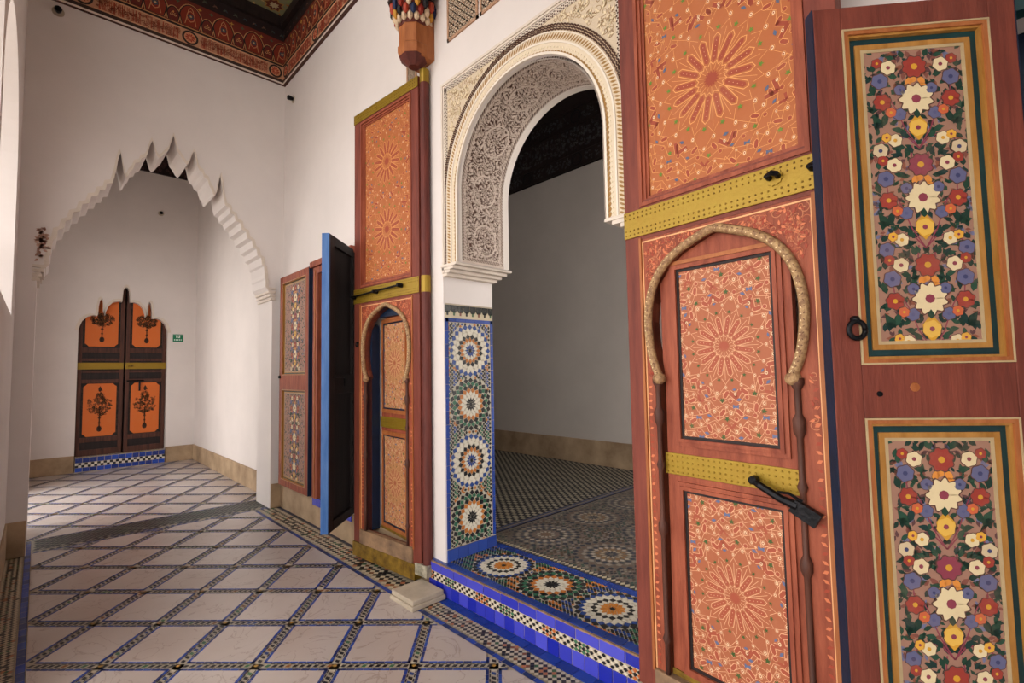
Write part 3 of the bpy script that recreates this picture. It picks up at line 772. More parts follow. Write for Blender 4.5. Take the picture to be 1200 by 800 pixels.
# ================================================================== CEILING + CORNICE
ZB = 5.0
ce = MB().box(-.6, 2.5, -1.6, 6.0, 5.79, 6.05).box(-.35, 2.5, 6.0, YD+.3, 5.7, 5.8).build('ceiling', M['brownwood'], kind='structure')
def cornice(P, u0, u1, parent, seed, label=None):
    """bands in (u, z): dark fillet, ornament band with roundels, red arcade, dark beam"""
    random.seed(seed); a = Art()
    a.rect(u0, u1, ZB-.012, ZB+.022, '3b2a26', 3); a.rect(u0, u1, ZB+.022, ZB+.18, 'bd8d6e', 0); a.rect(u0, u1, ZB+.18, ZB+.20, '2a211f', 3)
    a.rect(u0, u1, ZB-.030, ZB-.012, 'd8cabd', 3)
    a.rect(u0, u1, ZB+.20, ZB+.21, 'c08c5c', 2); a.rect(u0, u1, ZB+.21, ZB+.50, '6a2a20', 0)
    a.rect(u0, u1, ZB+.50, ZB+.52, '2a1a18', 3); a.rect(u0, u1, ZB+.52, ZB+.64, '241a1a', 2)
    zc = ZB+.10
    k = 0; u = u1-.09
    while u > u0:
        for R1, R2, c in ((.074, .056, '2a211f'),):
            for q in range(20):
                t, t2 = 2*pi*q/20, 2*pi*(q+1)/20
                a.poly([(u+R1*cos(t), zc+R1*sin(t)), (u+R1*cos(t2), zc+R1*sin(t2)), (u+R2*cos(t2), zc+R2*sin(t2)), (u+R2*cos(t), zc+R2*sin(t))], c, 3)
        a.ell(u, zc, .056, .056, 'c98a66', 2, 16)
        for q in range(10): a.petal(u, zc, q*2*pi/10, .045, .016, '9c3a28', 3, .01)
        ue = u-.86
        for rim_ in (ZB+.03, ZB+.168): a.rect(max(u0, ue+.08), u-.08, rim_, rim_+.006, 'd6a47e', 2)
        v = u-.095
        while v > max(u0, ue+.10):
            t = random.random()
            zz = random.uniform(ZB+.045, ZB+.15)
            swirl(a, v, zz, random.uniform(.010, .02), .9, random.choice(['8e4a36', '9c5a40', '7a3a2c']), .005, 2, random.uniform(0, 6))
            if t < .45: a.line([(v, ZB+.04), (v+random.uniform(-.006, .006), ZB+.16)], .0045, 'a04430', 2)
            v -= .0055
        u = ue
    u = u1-.02; k = 0
    while u > u0:
        w, hgt = (.10, .235) if k % 2 == 0 else (.055, .15)
        n = 12
        def ogee(w, h, z0): return [(u+w*cos(pi*q/n)*(1-.15*sin(pi*q/n)), z0+h*.45+h*.55*sin(pi*q/n)) for q in range(n+1)]+[(u-w*.75, z0), (u+w*.75, z0)]
        a.poly(ogee(w+.012, hgt+.012, ZB+.22), 'c09060', 2); a.poly(ogee(w+.004, hgt+.004, ZB+.22), '1e1a1a', 3); a.poly(ogee(w-.006, hgt-.008, ZB+.222), '7f2f1e' if k % 2 == 0 else '662820', 4)
        if k % 2 == 0:
            a.ell(u, ZB+.33, .040, .062, 'c0805a', 5, 8); a.ell(u, ZB+.33, .033, .053, '7c241a', 6, 8); a.star(u, ZB+.33, 8, .034, .022, '3a4450', 7); a.star(u, ZB+.33, 6, .014, .006, 'c8a878', 8)
            for q in (-1, 1): a.line([(u+q*.05, ZB+.24), (u+q*.038, ZB+.30), (u+q*.02, ZB+.40), (u, ZB+.43)], .005, 'c89a6a', 5)
        else:
            for q in (-1, 1): swirl(a, u+q*.02, ZB+.28, .018, 1, 'c89a6a', .005, 5, pi/2, q)
            a.ell(u, ZB+.31, .008, .012, 'd09050', 6, 6)
        a.star(u-(w+.02), ZB+.45, 4, .022, .008, ['4a5a44', 'b48a3a'][k % 2], 3)
        u -= (.155 if k % 2 == 0 else .155); k += 1
    for k in range(int((u1-u0)/.05)): a.leaf(u1-k*.05, ZB+.55, .6 if k % 2 else 2.4, .05, .014, random.choice(['4a5144', '6b4a3c', '30424a']), 3)
    a.clip(rectplanes(u0, u1, ZB-.03, ZB+.66))
    return a.build('painted_frieze', M['beam'], P, parent, step=.0012, base=.001, side=True, **({'label': label} if label else {}))
t4 = MB().box(XL, X0, YF0-.035, YF0, ZB-.03, 5.95).box(X0-.035, X0, -1.6, YF0-.035, ZB-.03, 5.95).build('trim_4', M['brownwood'], kind='structure', label='painted wooden cornice under the ceiling')
cornice(farP(YF0-.035), XL, X0-.035, t4, 1, 'painted cornice above the scalloped arch')
Pr = lambda u, v, n: (X0-.035-n, YF0-.035-(u-0), v)
Pm = lambda u, v, n: (X0-.035-n, u, v)
cornice(Pm, 2.2, YF0-.035, t4, 2)
cb = MB().box(XL, X0-.035, YF0-.09, YF0-.035, 5.64, 5.69).box(X0-.09, X0-.035, -1.6, YF0-.09, 5.64, 5.69).box(XL, X0-.035, YF0-.07, YF0-.035, 5.69, 5.80).box(X0-.07, X0-.035, -1.6, YF0-.07, 5.69, 5.80)
cb.build('dark_beam', M['darkwood'], t4)
ca2 = Art(); random.seed(9)
ca2.rect(XL, X0-.07, 2.6, YF0-.07, '8c8a66', 0)
for i in range(8):
    for j in range(12):
        x, y = X0-.20-i*.28, YF0-.20-j*.28
        ca2.star(x, y, 8, .12, .085, 'b58a4a', 1); ca2.star(x, y, 8, .10, .07, random.choice(['2f3a34', '6c3226']), 2); ca2.star(x, y, 8, .06, .035, 'c9b890', 3)
        for q in range(8): ca2.leaf(x+.13*cos(q*pi/4), y+.13*sin(q*pi/4), q*pi/4+.5, .06, .025, random.choice(['8a9a5a', 'b06a3a', 'd0b070']), 2)
ca2.clip(rectplanes(XL, X0-.07, 2.6, YF0-.07)).build('painted_ceiling_panels', M['beam'], lambda u, v, n: (u, v, 5.789-n), ce, step=.002, base=.001)

# ================================================================== BIG DOOR LEAVES
PALE = 'e0b078'
def girih(rect, centers, R, base, pal, seed):
    random.seed(seed); a = Art(); x0, x1, y0, y1 = rect
    a.rect(*rect, base, 0)
    red, lnc, grn, blu = pal
    def hexa(x, y, ang, L, w, col, l):
        c_, s_ = cos(ang), sin(ang)
        q = [(-L/2, 0), (-L/2+w*.5, w/2), (L/2-w*.5, w/2), (L/2, 0), (L/2-w*.5, -w/2), (-L/2+w*.5, -w/2)]
        a.poly([(x+p*c_-r*s_, y+p*s_+r*c_) for p, r in q], col, l)
    def eye(x, y, r, l=4):
        a.ell(x, y, r*1.35, r*1.7, lnc, l, 10); a.ell(x, y, r*1.15, r*1.5, base, l+1, 10); a.ell(x, y, r*.8, r*1.05, 'e6cda8', l+2, 8); a.ell(x, y, r*.42, r*.6, red, l+3, 6)
    def strap(pth, w=.0016): a.line(pth, w, lnc, 3)
    for (cx, cy) in centers:
        a.ell(cx, cy, R*1.03, R*1.03, base, 1, 24)
        a.star(cx, cy, 16, R*.17, R*.11, red, 5)
        for k in range(16):
            t = 2*pi*k/16+pi/16
            x, y = cx+cos(t)*R*.57, cy+sin(t)*R*.57
            hexa(x, y, t, R*.62, R*.165, lnc, 3); hexa(x, y, t, R*.58, R*.135, base, 4); hexa(x, y, t, R*.48, R*.09, red, 5)
            for q in range(4): a.ell(cx+cos(t)*R*(.42+.1*q), cy+sin(t)*R*(.42+.1*q), .0016, .0016, 'e8b890', 6, 4)
            t2 = 2*pi*k/16
            strap([(cx+cos(t2)*R*.16, cy+sin(t2)*R*.16), (cx+cos(t2)*R*.95, cy+sin(t2)*R*.95)])
            strap([(cx+cos(t2-.12)*R*.92, cy+sin(t2-.12)*R*.92), (cx+cos(t2)*R*1.08, cy+sin(t2)*R*1.08), (cx+cos(t2+.12)*R*.92, cy+sin(t2+.12)*R*.92)])
            a.star(cx+cos(t)*R*.97, cy+sin(t)*R*.97, 5, R*.062, R*.026, grn, 6, t)
            eye(cx+cos(t2)*R*1.16, cy+sin(t2)*R*1.16, R*.036)
            # outer chevrons
            if k % 2 == 0:
                r1, r2 = R*1.30, R*1.47; d = .12
                for rr, ww, cc, ll in ((0, .020, lnc, 4), (0, .016, red, 5)):
                    a.line([(cx+cos(t-d)*r1, cy+sin(t-d)*r1), (cx+cos(t)*r2, cy+sin(t)*r2), (cx+cos(t+d)*r1, cy+sin(t+d)*r1)], ww, cc, ll)
                a.loz(cx+cos(t)*R*1.24, cy+sin(t)*R*1.24, t+pi/2, R*.13, R*.07, blu, 6)
            else:
                strap([(cx+cos(t-.2)*R*1.1, cy+sin(t-.2)*R*1.1), (cx+cos(t)*R*1.5, cy+sin(t)*R*1.5), (cx+cos(t+.2)*R*1.1, cy+sin(t+.2)*R*1.1)])
    # field: the rings of the star pattern spread to the edges
    for ci, (cx, cy) in enumerate(centers):
        def own(x, y): return min(range(len(centers)), key=lambda q: hypot(x-centers[q][0], y-centers[q][1])) == ci
        q = 0; r = R*1.36
        while r < 4.2*R:
            n_ = 8*max(2, round(2*pi*r/(.046*8 if R > .15 else .036*8)))
            prev = None
            for k in range(n_):
                t = 2*pi*(k+.5*(q % 2))/n_; x, y = cx+r*cos(t), cy+r*sin(t)
                if not (x0-.03 < x < x1+.03 and y0-.03 < y < y1+.03 and own(x, y)): prev = None; continue
                rr = r+(.012 if k % 2 else -.012); p = (cx+rr*cos(t), cy+rr*sin(t))
                if prev: strap([prev, p])
                prev = p
                e = (k+q*3) % 8
                if q % 3 == 0:
                    if e % 2: eye(x, y, .0062)
                    else: hexa(x, y, t+(.6 if e % 4 else -.6), .040, .019, lnc, 4); hexa(x, y, t+(.6 if e % 4 else -.6), .035, .014, red, 5)
                elif q % 3 == 1:
                    if e in (0, 4): a.star(x, y, 5, .012, .005, grn, 5, t)
                    elif e in (2, 6): a.loz(x, y, t+pi/2, .022, .012, blu, 5); a.loz(x+.016*cos(t), y+.016*sin(t), t+pi/2, .014, .008, lnc, 5)
                    else: a.ell(x, y, .009, .009, lnc, 4, 8); a.ell(x, y, .0075, .0075, red, 5, 8)
                else:
                    if e == 1: a.line([(x-.02*sin(t+.5), y+.02*cos(t+.5)), (x+.010*cos(t), y+.010*sin(t)), (x+.02*sin(t-.5), y-.02*cos(t-.5))], .010, red, 5)
                    elif e == 5: a.poly([(x-.011, y-.008), (x, y-.003), (x+.011, y-.008), (x+.011, y+.008), (x, y+.003), (x-.011, y+.008)], blu, 5)
                    elif e % 2 == 0: eye(x, y, .0045)
                    strap([(x, y), (x+.035*cos(t+.5), y+.035*sin(t+.5))]); strap([(x, y), (x+.035*cos(t-.5), y+.035*sin(t-.5))])
            q += 1; r += .030 if R > .15 else .023
    return a.clip(rectplanes(*rect))

def rope_molding(P, path, r, parent, name='arch_moulding', m='tan'):
    mb = MB(); mb.tube([P(u, v, .008) for u, v in path], r, 8)
    return mb.build(name, M[m], parent, smooth=True)

def big_leaf(name, label, loc, rz, s, wicket_deg, right, seed):
    """local x = from the pivot to the free edge, z up, front towards s*y"""
    T = thing(name, label, 'door', loc, rz, 'painted leaves of the great double door')
    F = lambda u, v, n: (u, s*n, v)
    def bx(mb, u0, u1, v0, v1, n0, n1): return mb.prism([(u0, v0), (u1, v0), (u1, v1), (u0, v1)], F, n0, n1)
    TH = -.055; Wd = .865
    bx(MB(), 0, .085, .14, 3.62, TH, 0).build('stile', M['red'], T, bevel=.004)
    bx(MB(), Wd-.095, Wd, .14, 3.62, TH, 0).build('stile', M['red'], T, bevel=.004)
    bx(bx(MB(), .085, Wd-.095, 3.60, 3.70, TH, -.002), 0, Wd, 3.62, 3.70, TH, -.001).build('top_rail', M['red'], T)
    bx(MB(), .085, Wd-.095, 2.065, 2.235, TH, -.002).build('middle_rail', M['red'], T)
    # upper panel, set back behind a stepped moulding
    bx(MB(), .085, Wd-.095, 2.2, 3.62, TH+.005, -.022).build('panel', M['orange'], T)
    mo = MB()
    a0, a1, b0, b1 = .085, Wd-.095, 2.21, 3.61
    for (w0, w1, n1) in ((0, .016, .004), (.016, .03, -.006), (.03, .042, -.014)):
        for q in (([a0+w0, a0+w1], [b0+w0, b1-w0]), ([a1-w1, a1-w0], [b0+w0, b1-w0]), ([a0+w1, a1-w1], [b0+w0, b0+w1]), ([a0+w1, a1-w1], [b1-w1, b1-w0])):
            bx(mo, q[0][0], q[0][1], q[1][0], q[1][1], -.03, n1)
    mo.build('panel_moulding', M['rust'], T)
    pal = ('93402a', 'd99a5c', '5c7a2a', '4f5a74')
    g = girih((.13, Wd-.14, 2.255, 3.565), [((Wd-.01)/2, 2.635), ((Wd-.01)/2, 3.185)], .20, 'a65e34', pal, seed)
    g.build('painted_star_panel', M['paint'], lambda u, v, n: F(u, v, -.022+n), T, step=.0003, base=.0004, label='orange panel painted with sixteen pointed stars')
    # brass bands with rivets
    def brass(u0, u1, v0, v1, n, parent, rows, nm='brass_band', pf=F, m='brass'):
        mb = MB(); mb.prism([(u0, v0), (u1, v0), (u1, v1), (u0, v1)], pf, 0, n); o = mb.build(nm, M[m], parent, bevel=.002)
        rv = MB(); c_ = int((u1-u0)/.022)
        for r_ in rows:
            for k in range(c_):
                u = u0+(k+.5)*(u1-u0)/c_; v = v0+(v1-v0)*r_
                O = Vector(pf(u, v, n)); A = Vector(pf(u, v, 1))-Vector(pf(u, v, 0))
                U = Vector((1, 0, 0)) if abs(A.x) < .5 else Vector((0, 0, 1))
                rv.lathe([(.0042, -.0005), (.0035, .0022), (.0012, .0036)], O, A, U, 6)
        return o, rv
    o, rv = brass(0, Wd, 2.08, 2.2, .006, T, (.12, .28, .72, .88)); rv.build('rivets', M['brass_old'], o, weld=False, kind='stuff')
    o, rv = brass(0, Wd, 3.622, 3.70, .006, T, (.2, .5, .8)); rv.build('rivets', M['brass_old'], o, weld=False, kind='stuff')
    # board with the pointed horseshoe arch
    cu = .42
    hw = [(.262, 1.47), (.288, 1.53), (.303, 1.61), (.309, 1.70), (.300, 1.78), (.275, 1.86), (.225, 1.93), (.155, 1.98), (.075, 2.012), (0, 2.04)]
    inn = [(d-.012, z-(.012 if z > 1.9 else 0)) for d, z in hw]; inn[-1] = (0, 2.022)
    op = [(cu-.27, .25), (cu-.27, 1.45)]+[(cu-d, z) for d, z in inn]+[(cu+d, z) for d, z in inn[:-1]][::-1]+[(cu+.27, 1.45), (cu+.27, .25)]
    out = [(.085, .14)]+[(.085, 2.066), (Wd-.095, 2.066), (Wd-.095, .14)]
    board = [(.085, .25), (.085, 2.066), (Wd-.095, 2.066), (Wd-.095, .25)]+op[::-1]
    br = MB().prism(board, F, TH, -.004); bo = br.build('arch_board', M['rust'], T)
    ev = MB()
    for i in range(len(op)-1):
        (a, b), (c, d) = op[i], op[i+1]
        ev.face([F(a, b, TH-.004), F(a, b, -.006), F(c, d, -.006), F(c, d, TH-.004)])
    ev.build('arch_reveal', M['navy'] if not right else M['dred'], T)
    sc = Art(); random.seed(seed+5)
    for _ in range(1500):
        u, v = random.uniform(.105, Wd-.12), random.uniform(1.30, 2.045)
        du = abs(u-cu); lim = np.interp(v, [z for _, z in hw], [d for d, _ in hw]) if v > 1.47 else .29
        if du < lim+.026: continue
        swirl(sc, u, v, random.uniform(.009, .02), 1.1, random.choice(['b0603f', '8a3e2a', 'b87450']), .0026, 1, random.uniform(0, 6), random.choice((-1, 1)))
        sc.leaf(u, v, random.uniform(0, 6), .02, .009, random.choice(['c8724c', '983f2a']), 2)
    for side in (.10, Wd-.125):
        for k in range(40): sc.loz(side+.006, .29+k*.029, .5 if k % 2 else -.5, .022, .012, random.choice(['c8724c', '983f2a']), 1)
    for (u0, u1, v0, v1) in ((.088, .094, .26, 2.055), (Wd-.106, Wd-.10, .26, 2.055), (.094, Wd-.106, 2.049, 2.055)): sc.rect(u0, u1, v0, v1, 'd9a272', 3)
    sc.clip(rectplanes(.086, Wd-.096, .26, 2.06)).build('scrollwork', M['paint'], lambda u, v, n: F(u, v, -.004+n), T, step=.0006, base=.0003, side=True, label='carved red scrollwork round the arch')
    # outer quarter bead of stile
    bx(bx(MB(), .076, .087, .25, 2.07, -.01, .006), Wd-.10, Wd-.088, .25, 2.07, -.01, .006).build('bead', M['orange'], T)
    # moulded arch, scroll ends
    pth = [(cu-d, z) for d, z in hw]+[(cu+d, z) for d, z in hw[:-1]][::-1]
    # smooth it
    def smooth(p, it=2):
        for _ in range(it):
            q = [p[0]]
            for a, b in zip(p, p[1:]): q += [(a[0]*.75+b[0]*.25, a[1]*.75+b[1]*.25), (a[0]*.25+b[0]*.75, a[1]*.25+b[1]*.75)]
            q.append(p[-1]); p = q
        return p
    am = MB(); am.tube([F(u, v, .006) for u, v in smooth(pth)], .0175, 8)
    for e in (0, -1):
        u, v = pth[e]; am.lathe([(.02, -.014), (.026, 0), (.022, .022), (.008, .027)], F(u, v-.012, 0), F(0, 0, 1) if True else 0, (1, 0, 0), 10)
    amo = am.build('arch_moulding', M['tan'], T, smooth=True, label='pale gilt horseshoe moulding')
    dots = Art(); sp_ = smooth(pth, 3)
    for i, (u, v) in enumerate(sp_[::2]):
        dots.loz(u-.005, v, i, .009, .004, 'e8cfa2', 1); dots.loz(u+.005, v+.003, i+1, .009, .004, '5e3a24', 1)
    dots.build('moulding_carving', M['paint'], lambda u, v, n: F(u, v, .0222+n), amo, step=.0006, base=0, side=True)
    for sg in (-1, 1):   # slim turned posts below the arch
        prof = [(.010, 0), (.010, .12), (.018, .14), (.010, .16), (.010, .55), (.019, .57), (.019, .6), (.010, .62), (.010, .82), (.017, .84), (.010, .86), (.010, 1.0), (.019, 1.02), (.021, 1.06), (.011, 1.08), (.011, 1.16), (.022, 1.18), (.022, 1.20)]
        MB().lathe(prof, F(cu+sg*.272, .26, .002), (0, 0, 1), (1, 0, 0), 10).build('colonnette', M['brownwood'], T, smooth=True)
    # bottom rail clad in old brass
    bx(MB(), .0, Wd, .14, .25, TH, -.002).build('bottom_rail', M['red'], T)
    bx(MB(), .06, Wd, .04, .15, TH-.004, .014).build('kick_plate', M['brass_old'], T, bevel=.004, label='tarnished brass kick plate')
    bx(MB(), .09, Wd-.10, .15, .26, -.03, .013).build('sill', M['wood_end'], T, bevel=.004)
    # pivot post
    pu = .03 if right else -.034
    pp = MB(); pp.lathe([(.034, .10), (.034, 3.66)], (pu, s*-.034, 0), (0, 0, 1), (1, 0, 0), 14); pp.build('pivot_post', M['dred'], T, smooth=False)
    for cz in ((3.64, 3.74), (2.08, 2.2)): MB().lathe([(.036, cz[0]), (.036, cz[1])], (pu, s*-.034, 0), (0, 0, 1), (1, 0, 0), 14).build('pivot_collar', M['brass'], T)
    bx(MB(), -.0 if right else -.072, .06, .085, .165, TH-.008, .012).build('pivot_shoe', M['marble_post'], T, bevel=.006, label='worn whitish shoe at the pivot')
    MB().lathe([(.012, .068), (.026, .074), (.026, .09)], (-.02, s*-.028, 0), (0, 0, 1), (1, 0, 0), 12).build('pivot_pin', M['iron'], T)
    # wicket door
    hu = cu-.262; sg = 1
    wk = bpy.data.objects.new('wicket_door', None)
    ww = .524
    K = lambda u, v, n: (u, s*n, v)
    def kx(mb, u0, u1, v0, v1, n0, n1): return mb.prism([(u0, v0), (u1, v0), (u1, v1), (u0, v1)], K, n0, n1)
    wb = MB()
    top = [(0, .262), (0, 1.452)]+[(cu-d-hu-.002, z) for d, z in inn[1:]]
    wpts = [(0.002, .262)]+[(max(.002, cu-d-hu) if d < .262 else .002, z) for d, z in inn]+[(min(ww-.002, cu+d-hu), z) for d, z in inn[:-1]][::-1]+[(ww-.002, .262)]
    wb.prism(wpts, K, -.03, 0)
    w = wb.build('wicket_door', M['rust'], T)
    n_off = -.05 if wicket_deg else -.022
    w.location = F(hu, 0, n_off); w.rotation_euler = (0, 0, -s*radians(wicket_deg)) if True else 0
    for (v0, v1, c0) in ((1.215, 1.905, 1.58), (.315, 1.01, .65)):
        p0, p1 = .082, .466
        pm = MB()
        for (w0, w1, n1) in ((-.03, -.014, .010), (-.014, 0, .016)):
            for q in (([p0+w0, p0+w1], [v0+w0, v1-w0]), ([p1-w1, p1-w0], [v0+w0, v1-w0]), ([p0+w1, p1-w1], [v0+w0, v0+w1]), ([p0+w1, p1-w1], [v1-w1, v1-w0])):
                kx(pm, q[0][0], q[0][1], q[1][0], q[1][1], 0, n1)
        pm.build('panel_moulding', M['rust'] if right else M['orange'], w)
        fr_ = MB()
        for q in ((p0, p0+.011, v0, v1), (p1-.011, p1, v0, v1), (p0+.011, p1-.011, v0, v0+.011), (p0+.011, p1-.011, v1-.011, v1)): kx(fr_, *q, 0, .006)
        fr_.build('panel_edging', M['navy'] if not right else M['darkwood'], w)
        g = girih((p0+.011, p1-.011, v0+.011, v1-.011), [((p0+p1)/2, c0)], .135, 'a05c3e' if right else 'b07c50', (('9c4c36' if right else 'a0583a'), 'd9a680', '3f5528', '5a6485'), seed+7)
        g.build('painted_star_panel', M['paint'], lambda u, v, n: K(u, v, .001+n), w, step=.0003, base=.0004, label='salmon panel painted with a star and green leaves')
    o, rv = brass(.0, ww-.003, 1.065, 1.152, .006, w, (.14, .38, .62, .86), 'brass_strap', K, 'brass'); 
    rvo = rv.build('strap_rivets', M['brass'], w, weld=False, kind='stuff')
    kx(MB(), .0, ww-.003, .262, .285, -.031, .006).build('brass_strap', M['brass_old'], w)
    kx(MB(), .05, ww-.05, 1.925, 1.94, 0, .014).build('top_bead', M['orange'], w)
    return T, F

# left (far) leaf: pivot at (1.965, 2.985) to (1.885, 3.86)
A, B = Vector((1.962, 2.99)), Vector((1.885, 3.86)); d = B-A
TL, FL = big_leaf('door_leaf', 'tall red painted door leaf left of the archway with its small inner door ajar', (A.x, A.y, 0), atan2(d.y, d.x), 1, 9, False, 40)
MB().prism([(.685, .25), (.73, .25), (.73, 1.9), (.685, 1.9)], FL, -.125, -.056).build('gap_shade_board', M['navy'], TL)  # navy board added behind the leaf, stands in for shade in the gap
MB().prism([(.15, 1.95), (.73, 1.95), (.73, 2.05), (.15, 2.05)], FL, -.09, -.056).build('gap_shade_board', M['navy'], TL)  # second added board, keeps light out above the arch
# long iron bolt on its brass band
b = MB(); b.tube([FL(.86, 2.135, .035), FL(.20, 2.155, .035)], .008, 8)
for u in (.84, .52, .20): b.lathe([(.018, 0), (.016, .03), (.012, .048)], FL(u, 2.135+(.86-u)*.03, .004), FL(0, 0, 1), (1, 0, 0), 10)
b.build('sliding_bolt', M['iron'], TL, label='black iron sliding bolt')
b = MB(); b.tube([Vector(FL(.80, 1.74, .018))+Vector((.012*cos(t), 0, .016*sin(t))) for t in np.linspace(0, 2*pi, 14)], .005, 6); b.lathe([(.010, 0), (.008, .02)], FL(.80, 1.755, 0), FL(0, 0, 1), (1, 0, 0), 8)
b.build('ring_pull', M['iron'], TL)
# right (near) leaf
A, B = Vector((1.893, 1.213)), Vector((1.812, .36)); d = B-A
TR, FR = big_leaf('door_leaf', 'tall red painted door leaf right of the archway with closed arched inner door', (A.x, A.y, 0), atan2(d.y, d.x), -1, 0, True, 60)
for (u, v) in ((.655, 2.155), (.79, 2.145)):
    r = MB(); r.prism([(u+(.030 if k % 2 else .026)*cos(2*pi*k/24), v+(.030 if k % 2 else .026)*sin(2*pi*k/24)) for k in range(24)], FR, .006, .011); ro = r.build('rosette_plate', M['brass'], TR)
    h = MB(); h.tube([FR(u-.014, v, .008), FR(u-.016, v+.004, .03), FR(u+.004, v+.008, .040), FR(u+.016, v+.004, .028), FR(u+.014, v, .008)], .010, 8); h.build('iron_staple', M['iron'], ro)
# hasp across the wicket
h = MB(); h.tube([FR(.535, 1.098, .012), FR(.56, 1.088, .022), FR(.63, 1.055, .024), FR(.68, 1.04, .02)], [.010, .013, .014, .016], 8)
h.lathe([(.016, 0), (.015, .026), (.008, .03)], FR(.535, 1.10, -.004), FR(0, 0, 1), (1, 0, 0), 10)
ang = -.42
def rot(a, b): return (.70+a*cos(ang)-b*sin(ang), 1.025+a*sin(ang)+b*cos(ang))
h.prism([rot(-.04, -.022), rot(.045, -.028), rot(.05, .022), rot(-.035, .024)], FR, .010, .030)
h.tube([FR(.62, 1.075, .02), FR(.66, 1.08, .034), FR(.70, 1.06, .03)], .005, 6)
h.build('iron_hasp', M['iron'], TR, label='black iron hasp and padlock')

# pivot stone
ps = MB().box(-.13, .13, -.14, .14, 0, .03).box(-.12, .12, -.13, .13, .03, .062)
pst = ps.build('pivot_stone', M['stone'], bevel=.006); pst.location = (1.845+.01, 2.872, 0.0005)
pst['label'] = 'worn pale stone block under the pivot of the left door leaf'; pst['category'] = 'stone block'

# ================================================================== PAINTED BRACKET over the left leaf pivot
bk = thing('pivot_bracket', 'painted wooden bracket with honeycomb top above the left door leaf', 'bracket', (1.925, 2.985, 3.745))
MB().lathe([(.04, -.0), (.075, .03), (.108, .06)], (0, 0, 0), (0, 0, 1), (1, 0, 0), 8, ph=pi/8).clampx(.113).build('foot', M['dred'], bk)
MB().lathe([(.110, .06), (.118, .09), (.118, .13), (.108, .14), (.106, .29)], (0, 0, 0), (0, 0, 1), (1, 0, 0), 8, ph=pi/8).clampx(.113).build('shaft', M['orange'], bk)
MB().box(-.0, .113, -.10, .10, .05, .60).clampx(.113).build('back_block', M['orange'], bk)
cells = MB(); random.seed(4)
pc = [lin(c) for c in ('1c2a4c', '8c2a1c', 'd0b89a', 'c08a30', '14181c', 'a8402a')]
for lv, (r, z, nn, hh) in enumerate(((.118, .31, 16, .05), (.136, .35, 16, .06), (.156, .40, 16, .07))):
    for k in range(nn):
        t = 2*pi*(k+.5*(lv % 2))/nn; x, y = r*cos(t), r*sin(t)
        if x > .12: continue
        c = pc[2] if lv == 0 else pc[(k+lv*2) % 6]
        cells.lathe([(.006, -hh*.45), (.021, -hh*.1), (.021, hh*.45), (.004, hh)], (x, y, z), (0, 0, 1), (1, 0, 0), 6, col=c)
cells.clampx(.113).build('honeycomb_cells', M['beam'], bk, weld=False, kind='stuff', label='tiers of small red, gold and blue honeycomb cells')
MB().lathe([(.105, .28), (.125, .34), (.15, .40), (.155, .44)], (0, 0, 0), (0, 0, 1), (1, 0, 0), 16).clampx(.113).build('core', M['dred'], bk)
MB().lathe([(.160, .44), (.182, .452), (.195, .56), (.182, .60)], (0, 0, 0), (0, 0, 1), (1, 0, 0), 8, ph=pi/8).clampx(.113).build('cap', M['dred'], bk)
MB().lathe([(.186, .445), (.190, .455), (.186, .462)], (0, 0, 0), (0, 0, 1), (1, 0, 0), 8, ph=pi/8).clampx(.113).build('cap_fillet', M['darkwood'], bk)
